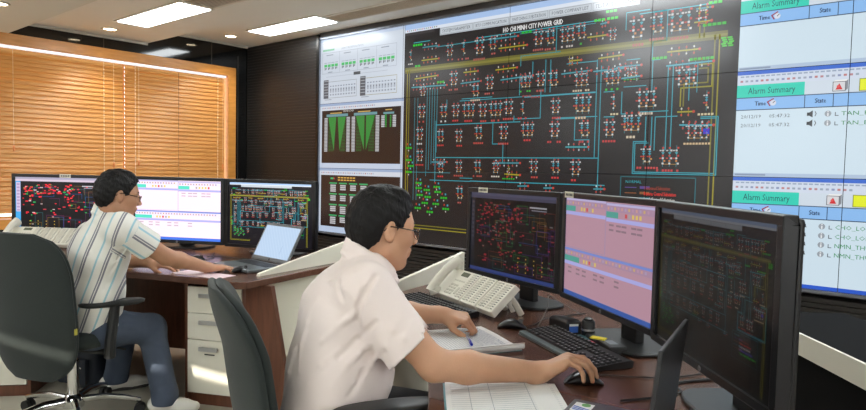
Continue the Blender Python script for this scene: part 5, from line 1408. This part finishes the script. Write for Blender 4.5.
# ------------------------------------------------------------------ swivel chairs
M_fab = mat('dark_green_grey_upholstery', rgb(36, 43, 41), .9, sheen=.08, noise=(60, .08), bump=(500, .12))
M_pla = mat('black_chair_plastic', rgb(26, 27, 27), .5)
def office_chair(loc, rz, label, zb, zt, recl, armz, padrot=0, arm_y=-.02, w=.25, base_rot=.3):
    t = thing('swivel_chair', label, 'chair', (loc[0], loc[1], 0), rz, 'dark upholstered swivel chairs')
    def prof(f):                                          # back line, f from bottom to top
        return -.215-.02*math.sin(PI*min(1, f*1.4))+.0*f-recl*f**1.6
    def shell(off, th, shrink):
        rings = []; m = 22; n = 28
        for i in range(m+1):
            f = i/m; z = zb+(zt-zb)*f
            e = 1-abs(2*f-1)**(5.5 if f > .5 else 2.8)
            wd = (w*(.93+.07*math.sin(PI*min(1, .25+f*.75))))*max(.05, e)**.26-shrink
            tk = th*max(.10, e)**.5
            ring = []
            for k in range(n):
                a = 2*PI*k/n; ca, sa = math.cos(a), math.sin(a)
                x = wd*math.copysign(abs(ca)**.75, ca); y = tk*math.copysign(abs(sa)**.75, sa)
                ring.append((x, prof(f)+off+y+.045*(x/w)**2, z))
            rings.append(ring)
        return MB().loft(rings)
    shell(-.012, .026, .0).build('backrest', M_fab, t, smooth=True, sharp=60)
    shell(.010, .030, .008).build('back_cushion', M_fab, t, smooth=True, sharp=60)
    mb = MB(); mb.box((.0, prof(.2)-.0, .0), (.001, .001, .001)) if False else None
    # little yellow tag sewn into the seam
    tg = MB().box((w*.985, prof(.42)+.038, zb+(zt-zb)*.36), (.004, .016, .030), bev=.001).build('sewn_tag', mat('yellow_green_tag', rgb(170, 160, 60), .7), t)
    # seat
    rings = []; n = 36
    for (dz, sc) in ((.405, .90), (.412, .97), (.43, 1.0), (.455, 1.0), (.475, .96), (.485, .86), (.488, .6)):
        rings.append([(.245*sc*math.copysign(abs(math.cos(2*PI*k/n))**.55, math.cos(2*PI*k/n)), .035+.235*sc*math.copysign(abs(math.sin(2*PI*k/n))**.55, math.sin(2*PI*k/n)), dz-.012*max(0, math.sin(2*PI*k/n))**3*sc) for k in range(n)])
    MB().loft(rings).build('seat', M_fab, t, smooth=True, sharp=60)
    mb = MB(); mb.box((0, 0, .385), (.20, .26, .04), bev=.01); mb.tube(bez([(0, -.10, .38), (0, -.20, .375), (0, prof(.1)-.01, max(.40, zb+.03)), (0, prof(.2)-.005, max(.42, zb+.03)+.07)], 5), .016, n=8, flat=(1.9, .6))
    mb.build('mechanism', M_pla, t, smooth=True)
    lv = MB().tube([(.08, .05, .38), (.22, .06, .375), (.27, .065, .37)], .006, n=8).build('lever', M_pla, t, smooth=True)
    mb = MB().cyl((0, 0, .10), (0, 0, .30), .027, n=20); mb.cyl((0, 0, .30), (0, 0, .37), .020, n=20)
    mb.build('gas_cylinder', M_chrome, t, smooth=True)
    for e in (-1, 1):
        arm = thing('armrest', None, None, (e*.275, arm_y, 0)); arm.parent = t
        a = MB(); a.tube(bez([(0, -.02, .36), (0, -.015, .44), (0, .005, .55), (0, .01, armz-.025)], 5), .034, n=12, flat=(.75, 1.35)) 
        # foot of the post runs under the seat
        a.tube([(0, -.01, .385), (-e*.10, -.01, .380), (-e*.20, -.01, .380)], .020, n=8, flat=(1, .6))
        a.build('arm_post', M_pla, arm, smooth=True)
        s_ = MB().cyl((e*.018, .004, .515), (e*.023, .004, .515), .011, n=14).build('screw_cap', mat('pale_screw_cap', rgb(190, 195, 198), .4), arm)
        pd = MB(); n = 24; rr = []
        for (dz, sc) in ((-.026, .80), (-.018, .98), (-.006, 1.0), (0, .90), (.002, .6)):
            rr.append([(.045*sc*math.copysign(abs(math.cos(2*PI*k/n))**.8, math.cos(2*PI*k/n)), .15*sc*math.copysign(abs(math.sin(2*PI*k/n))**.8, math.sin(2*PI*k/n)), armz+dz) for k in range(n)])
        pd.loft(rr)
        c, s2 = math.cos(padrot), math.sin(padrot); pd.v = [(x*c-(y)*s2, .0+x*s2+y*c, z_) for x, y, z_ in pd.v]
        pd.build('arm_pad', M_pla, arm, smooth=True, sharp=60)
    hub = MB().lathe([(.02, .06), (.05, .065), (.052, .10), (.035, .125), (.028, .13)], n=24).build('base_hub', M_chrome, t, smooth=True)
    for i in range(5):
        a = base_rot+2*PI*i/5; c, s_ = math.cos(a), math.sin(a)
        lg = MB().tube([(c*.035, s_*.035, .098), (c*.14, s_*.14, .104), (c*.24, s_*.24, .090), (c*.315, s_*.315, .070)], [.021, .019, .017, .014], n=10, flat=(.8, 1.1)).build('base_leg', M_chrome, t, smooth=True)
        w_ = MB(); px, py = c*.31, s_*.31; ax = Vector((-s_, c, 0))
        for e in (-1, 1):
            o_ = Vector((px, py, .028))+ax*e*.014; w_.cyl(o_-ax*.009, o_+ax*.009, .0265, n=18)
        w_.cyl((px, py, .04), (px, py, .075), .008, n=10)
        w_.build('caster', M_pla, t, smooth=True)
    return t
office_chair((-3.44, 1.27), math.radians(22), 'dark swivel chair at the left, its broad back turned to us, under the striped-shirt man', .27, .975, .10, .635, padrot=math.radians(-34), w=.265, base_rot=.62)
office_chair((-1.385, 1.235), math.radians(-27), 'dark swivel chair behind the pale-shirted man, seen edge-on', .42, .985, .13, .70, arm_y=.05, w=.24, base_rot=.2)

# ------------------------------------------------------------------ people
def arr(v): return np.array(v[:], float)
def marcher(s, base):
    """first surface of the sculpture along the sight line through a photo pixel (to lay folds on the cloth)"""
    def f(px, py, dlo=.8, dhi=4.2):
        r = arr(ray(px, py)); o = arr(CAM)-base
        for d in np.arange(dlo, dhi, .004):
            p = o+r*d; i = np.round((p-s.lo)/s.h).astype(int)
            if (i >= 0).all() and (i < np.array(s.n)).all() and s.F[tuple(i)] < 0: return p
        return None
    return f
def folds(s, base, lines, r=.008, k=.02, sink=.004, op='add', dlo=.8):
    m = marcher(s, base); todo = []
    for ln in lines:
        P = [m(x, y, dlo) for x, y in ln]; P = [p for p in P if p is not None]
        todo.append(P)
    for P in todo:
        n = len(P)
        for i in range(n-1):
            if np.linalg.norm(P[i+1]-P[i]) > .12: continue
            f0, f1 = math.sin(PI*(i+.35)/(n-.3)), math.sin(PI*(i+1.35)/(n-.3))
            v = vnorm(arr(CAM)-base-P[i])*(-sink)
            s.cap(P[i]+v, P[i+1]+v, max(.003, r*f0), max(.003, r*f1), k=k, op=op)

def person(label, base, J, headfr, hk, tf, hands, skin, shirt, trous, shoes, opt):
    """J: joints in world space; tf: torso forward direction"""
    base = np.array([base[0], base[1], 0.]); J = {k: arr(v)-base for k, v in J.items()}
    t = thing('person', label, 'person', tuple(base))
    tf = vnorm(tf); up = np.array([0, 0, 1.])
    h = opt.get('h', .004)
    right = vnorm(np.cross(tf, up))
    pts = np.array(list(J.values())); lo = pts.min(0)-.17; hi = pts.max(0)+.19; lo[2] = -.01
    # body
    s = Sculpt(lo, hi, h)
    P, M = head(s, J['head'], headfr, hk)
    s.cap(P(-.034, 0, -.045), J['neck']-up*.02, .050, .050, k=.02)
    s.cap(J['neck']-up*.06, J['chest'], .06, .105, k=.05, flat=(right, 1.4)); s.cap(J['chest'], J['waist'], .105, .095, k=.04, flat=(right, 1.35)); s.cap(J['waist'], J['hip'], .095, .105, k=.04, flat=(right, 1.4))
    for e in 'RL':
        s.cap(J['neck']-up*.05, J['sh'+e], .04, .052, k=.04)
        s.cap(J['sh'+e], J['el'+e], .052, .041, k=.03); mid = J['el'+e]*.70+J['wr'+e]*.30
        s.cap(J['el'+e], mid, .040, .0415, k=.02); s.cap(mid, J['wr'+e], .0415, .0265, k=.02, flat=None)
        s.cap(J['hp'+e], J['kn'+e], .075, .055, k=.04); s.cap(J['kn'+e], J['an'+e], .052, .036, k=.03); s.cap(J['an'+e]-up*.03, J['an'+e]-up*.045+vnorm([J['toe'+e][0], J['toe'+e][1], 0])*.10 if False else J['an'+e]-up*.04, .03, k=.02)
        hd = hands[e]; hand(s, J['wr'+e], hd['F'], hd['N'], e == 'R', hd['curl'], hd.get('thumb', [(.75, .65, -.15), (.9, .35, -.25), (.97, .1, -.3)]), hd.get('k', .98), hd.get('spread', .05))
    lipc = [np.asarray(P(.086, 0, -.058)), np.asarray(P(.086, 0, -.071))]
    def lip(V):
        d = V-np.asarray(P(0, 0, 0)); q = np.stack([d@headfr[0], d@headfr[1], d@headfr[2]], 1)/hk
        z = np.abs(q[:, 2]+.0645); e = np.clip(1-np.abs(q[:, 1])/.026, 0, 1)
        return np.clip((.0125*np.sqrt(e)-z)/.003, 0, 1)*(q[:, 0] > .07)*.65
    body = s.mesh('body', skin, t, {'lip': lip}, smooth_it=1)
    eyes_and_glasses(body, J['head'], headfr, hk)
    hair_mesh('hair', t, J['head'], headfr, hk, base, M_hair, opt.get('seed', 1), h=min(.0035, h))
    # shirt
    loose = opt.get('loose', .014)
    ss = Sculpt(lo, hi, max(h, .0040))
    nk = J['neck']
    ss.cap(nk-up*.025, J['chest'], .072+loose*.3, .112+loose, k=.05, flat=(right, 1.38)); ss.cap(J['chest'], J['waist'], .112+loose, .108+loose, k=.05, flat=(right, 1.32)); ss.cap(J['waist'], J['hip'], .108+loose, .115+loose, k=.05, flat=(right, 1.36))
    for b in opt.get('belly', []): ss.ell(arr(b[0])-base, b[1], k=.06)
    sl_end = {}
    for e in 'RL':
        ss.cap(nk-up*.055, J['sh'+e]+up*.0, .052, .064+loose*.3, k=.045)
        c = J['sh'+e]*(1-opt['sleeve'])+J['el'+e]*opt['sleeve']; ax = vnorm(J['el'+e]-J['sh'+e])
        c2 = c+ax*.06+(opt.get('sag', np.zeros(3)) if e == 'R' else 0)
        ss.cap(J['sh'+e], c2, .062+loose*.5, .062+loose*.8, k=.035)
        sl_end[e] = (c, ax)
    if opt.get('folds'): folds(ss, base, opt['folds'], .0075, .009, .002, dlo=opt.get('dlo', .8))
    if opt.get('creases'): folds(ss, base, opt['creases'], .0045, .012, -.002, op='cut', dlo=opt.get('dlo', .8))
    for e in 'RL':                                        # open the cuffs
        c, ax = sl_end[e]
        def cutter(X, Y, Z, c=c, ax=ax):
            q = (X-c[0])*ax[0]+(Y-c[1])*ax[1]+(Z-c[2])*ax[2]
            r = np.sqrt(np.maximum((X-c[0])**2+(Y-c[1])**2+(Z-c[2])**2-q*q, 0))
            return np.maximum(-q, r-.138)                # negative beyond the cuff, close to the arm
        ss.carve(cutter)
        ss.cap(c-ax*.04, c+ax*.03, .050, .056+loose*.55, k=0, op='cut')
    hm = J['hip']+up*opt.get('hem', -.06)
    hn = vnorm(J['waist']-J['hip']) if opt.get('hemtilt', True) else up
    ss.keep(lambda X, Y, Z: -((X-hm[0])*hn[0]+(Y-hm[1])*hn[1]+(Z-hm[2])*hn[2]))
    # collar: a standing band folded over, higher at the nape
    fwd = vnorm(tf)
    for i in range(28):
        a = 2*PI*i/28; b = 2*PI*(i+1)/28
        def cp(a, dr, dz):
            fr_ = math.cos(a); return nk+fwd*.012+fwd*fr_*(.066+dr)+right*math.sin(a)*(.064+dr)+up*(dz-.042*fr_)
        if abs(a-0) < .22 or abs(a-2*PI) < .30: continue
        ss.cap(cp(a, 0, .030), cp(b, 0, .030), .0060, k=.004); ss.cap(cp(a, .003, .018), cp(b, .003, .018), .0075, k=.004); ss.cap(cp(a, .007, .004), cp(b, .007, .004), .0085, k=.004); ss.cap(cp(a, .014, -.010), cp(b, .014, -.010), .0080, k=.002); ss.cap(cp(a, .004, -.026), cp(b, .004, -.026), .009, k=.01)
    hp_ = np.asarray(P(-.034, 0, -.045)); ss.cap(nk-(hp_-nk)*.1, nk+(hp_-nk)*1.2, .051, .053, k=.003, op='cut')
    tors = J['neck']-J['hip']; tax = vnorm(tors); qf = vnorm(fwd-tax*(fwd@tax))
    def su(V):
        d = (V-J['waist']); v = d@qf + .35*(d@right) + opt.get('slant', 0)*(d@up)
        for e in 'RL':
            c, ax = sl_end[e]; w = V-J['sh'+e]; al = w@ax; r = np.linalg.norm(w-np.outer(al, ax), axis=1)
            g = vnorm(np.cross(ax, right)); m = (al > .035) & (r < .115) & (((V-J['chest'])@right)*(1 if e == 'R' else -1) > .135)
            v = np.where(m, (w@g)+.02, v)
        return v
    sh = ss.mesh('shirt', shirt, t, {'su': su}, smooth_it=2)
    # trousers
    st = Sculpt(lo-np.array([.02, .02, 0]), hi+np.array([.02, .02, -.3]), .006)
    st.cap(J['waist']*.35+J['hip']*.65, J['hip'], .102, .122, k=.04, flat=(right, 1.38))
    for e in 'RL':
        st.cap(J['hip'], J['hp'+e], .10, .098, k=.05); st.cap(J['hp'+e], J['kn'+e], .096, .073, k=.04); st.cap(J['kn'+e], J['an'+e]-up*.02, .070, .064, k=.035); 
        a0 = J['an'+e]; st.cap(a0-up*.01, a0-up*.05, .062, .066, k=.02)
    if opt.get('tfolds'): folds(st, base, opt['tfolds'], .008, .014, .003, dlo=opt.get('dlo', .8))
    st.keep(lambda X, Y, Z: (.045-Z)+0*X+0*Y)
    wt = J['waist']*.4+J['hip']*.6; wn = vnorm(J['waist']-J['hip'])
    st.keep(lambda X, Y, Z: ((X-wt[0])*wn[0]+(Y-wt[1])*wn[1]+(Z-wt[2])*wn[2]) - .02)
    st.mesh('trousers', trous, t, smooth_it=2)
    for e in 'RL': shoe(t, J['an'+e], J['toe'+e], *shoes)
    return t

def az(a): return np.array([math.cos(math.radians(a)), math.sin(math.radians(a)), 0])
def A_(px, py, d): return arr(atd(px, py, d))

# front operator
tfF = az(54); rF = np.array([tfF[1], -tfF[0], 0])
hipF = A_(326, 420, 1.80)
knR = hipF+rF*.10+az(52)*.40; knR[2] = .50; knL = hipF-rF*.11+az(64)*.40; knL[2] = .50
anR = knR+az(54)*.04; anR[2] = .085; anL = knL+az(60)*.02; anL[2] = .085
JF = dict(head=A_(384, 229, 1.86), neck=A_(366, 263, 1.85), chest=A_(349, 312, 1.825), waist=A_(335, 366, 1.81), hip=hipF,
          shR=A_(366, 290, 1.685), elR=A_(434, 365, 1.65), wrR=A_(541, 372, 1.75), shL=A_(366, 284, 2.02), elL=A_(393, 313, 2.30), wrL=A_(444, 315, 2.275),
          hpR=hipF+rF*.09, hpL=hipF-rF*.09, knR=knR, knL=knL, anR=anR, anL=anL)
JF['toeR'] = az(50); JF['toeL'] = az(62)
toes = (JF.pop('toeR'), JF.pop('toeL'))
def go_front():
    J = dict(JF)
    FR = A_(569, 359, 1.748)-J['wrR']; FL = A_(482, 322, 2.235)-J['wrL']
    base = (hipF[0], hipF[1])
    J['toeR'] = toes[0]+np.array([base[0], base[1], .3]); J['toeL'] = toes[1]+np.array([base[0], base[1], .3])
    return person('seated man in pale pink shirt and glasses, right hand on a mouse', base, J,
        frame_of(az(62), .13, 0), .945, tfF,
        {'R': dict(F=FR, N=(-.05, .05, 1), curl=[(34, 34, 22), (40, 36, 22), (44, 38, 22), (48, 40, 22)], spread=.07),
         'L': dict(F=FL, N=(.15, -.20, 1), curl=[(46, 62, 38), (50, 68, 40), (54, 70, 40), (56, 70, 40)], thumb=[(.62, .62, -.30), (.92, .22, -.34), (.93, -.10, -.34)], spread=.02, k=.96)},
        M_skin, M_shirt, M_black_cloth, (M_black_cloth, M_sole),
        dict(h=.0038, sleeve=.75, loose=.016, seed=4, sag=A_(402, 354, 1.66)-A_(408, 346, 1.66), hem=-.10, dlo=1.2, belly=[(A_(352, 372, 1.80), (.115, .115, .12))],
             folds=[[(371, 300), (357, 312), (340, 326), (322, 342)], [(384, 330), (366, 346), (346, 366), (330, 388)], [(388, 345), (372, 362), (356, 384), (346, 402)], [(305, 330), (296, 350), (290, 372), (284, 395)], [(345, 268), (356, 276), (364, 286)], [(330, 282), (345, 288), (358, 300)], [(400, 318), (392, 330), (386, 345)], [(318, 300), (308, 322), (302, 345), (300, 372)], [(340, 350), (322, 366), (308, 384)], [(412, 322), (404, 338), (398, 352)]],
             creases=[[(376, 276), (366, 290), (359, 306), (357, 322), (362, 336)], [(330, 268), (338, 282), (342, 300)], [(376, 322), (358, 340), (338, 358)], [(384, 352), (364, 372), (350, 396)]]))
go_front()

# rear operator
tfR = az(76); rR = np.array([tfR[1], -tfR[0], 0])
hipR = A_(93, 326, 3.24)
JR = dict(head=A_(119, 195.5, 3.13), neck=A_(108, 218, 3.14), chest=A_(100, 250, 3.17), waist=A_(95, 292, 3.20), hip=hipR,
          shR=A_(121, 228, 3.03), elR=A_(166, 257, 3.22), wrR=A_(208, 267.5, 3.44), shL=A_(92, 236, 3.30), elL=A_(112, 260, 3.56), wrL=A_(150, 262.5, 3.50),
          hpR=A_(104, 328, 3.19), hpL=A_(82, 324, 3.31), knR=A_(151, 328, 3.38), knL=A_(124, 330, 3.64), anR=A_(165, 391, 3.36), anL=A_(116, 375, 3.68))
def go_rear():
    J = dict(JR); base = (hipR[0], hipR[1])
    FR = A_(236, 267, 3.53)-J['wrR']; FL = A_(180, 266.5, 3.49)-J['wrL']
    J['toeR'] = az(42)+np.array([base[0], base[1], .3]); J['toeL'] = az(70)+np.array([base[0], base[1], .3])
    return person('seated man in striped white shirt, blue jeans and glasses, arm stretched along the rear desk', base, J,
        frame_of(az(73), .17, 0), .95, tfR,
        {'R': dict(F=FR, N=(0, 0, 1), curl=[(12, 26, 20), (14, 30, 20), (16, 32, 20), (20, 34, 20)], spread=.06),
         'L': dict(F=FL, N=(.2, -.2, 1), curl=[(8, 22, 14), (10, 26, 16), (12, 28, 16), (14, 30, 16)], spread=.04)},
        M_skin2, M_plaid, M_denim, (M_sock, M_sole),
        dict(h=.0045, slant=-.30, sleeve=.62, loose=.018, seed=9, hem=-.02, dlo=2.4,
             folds=[[(128, 246), (118, 262), (108, 280)], [(132, 262), (120, 280), (104, 300)], [(140, 252), (134, 262), (128, 270)], [(86, 236), (90, 252), (92, 270)]],
             creases=[[(122, 250), (112, 270), (104, 290)]], tfolds=[[(120, 312), (130, 316), (142, 318)], [(150, 340), (156, 344), (162, 352)], [(150, 386), (158, 390), (168, 392)], [(110, 322), (122, 326), (134, 328)]]))
go_rear()
# ------------------------------------------------------------------ world, daylight, camera
w = bpy.data.worlds.new('sky'); scn.world = w; w.use_nodes = True
w.node_tree.nodes['Background'].inputs[0].default_value = (.75, .85, 1, 1); w.node_tree.nodes['Background'].inputs[1].default_value = .6
sun = bpy.data.lights.new('sun', 'SUN'); sun.energy = SUN_E; sun.angle = math.radians(.53); sun.color = (1, .93, .80)
so = bpy.data.objects.new('sun', sun); COL.objects.link(so); so.location = (-2, -6, 5)
so.rotation_euler = Vector((-.15, 1, -.345)).to_track_quat('-Z', 'Y').to_euler()
cam = bpy.data.cameras.new('camera'); co = bpy.data.objects.new('camera', cam); COL.objects.link(co)
cam.sensor_width = 36; cam.sensor_fit = 'HORIZONTAL'; cam.lens = FPX/866*36; cam.clip_start = .02; cam.clip_end = 60
m = Matrix((( CR.x, CU.x, -CF.x, 0), (CR.y, CU.y, -CF.y, 0), (CR.z, CU.z, -CF.z, CH), (0, 0, 0, 1))); co.matrix_world = m
scn.camera = co
vs = scn.view_settings; vs.view_transform = 'Standard'; vs.look = 'None'; vs.gamma = 1; vs.exposure = EXPO; vs.use_curve_mapping = False
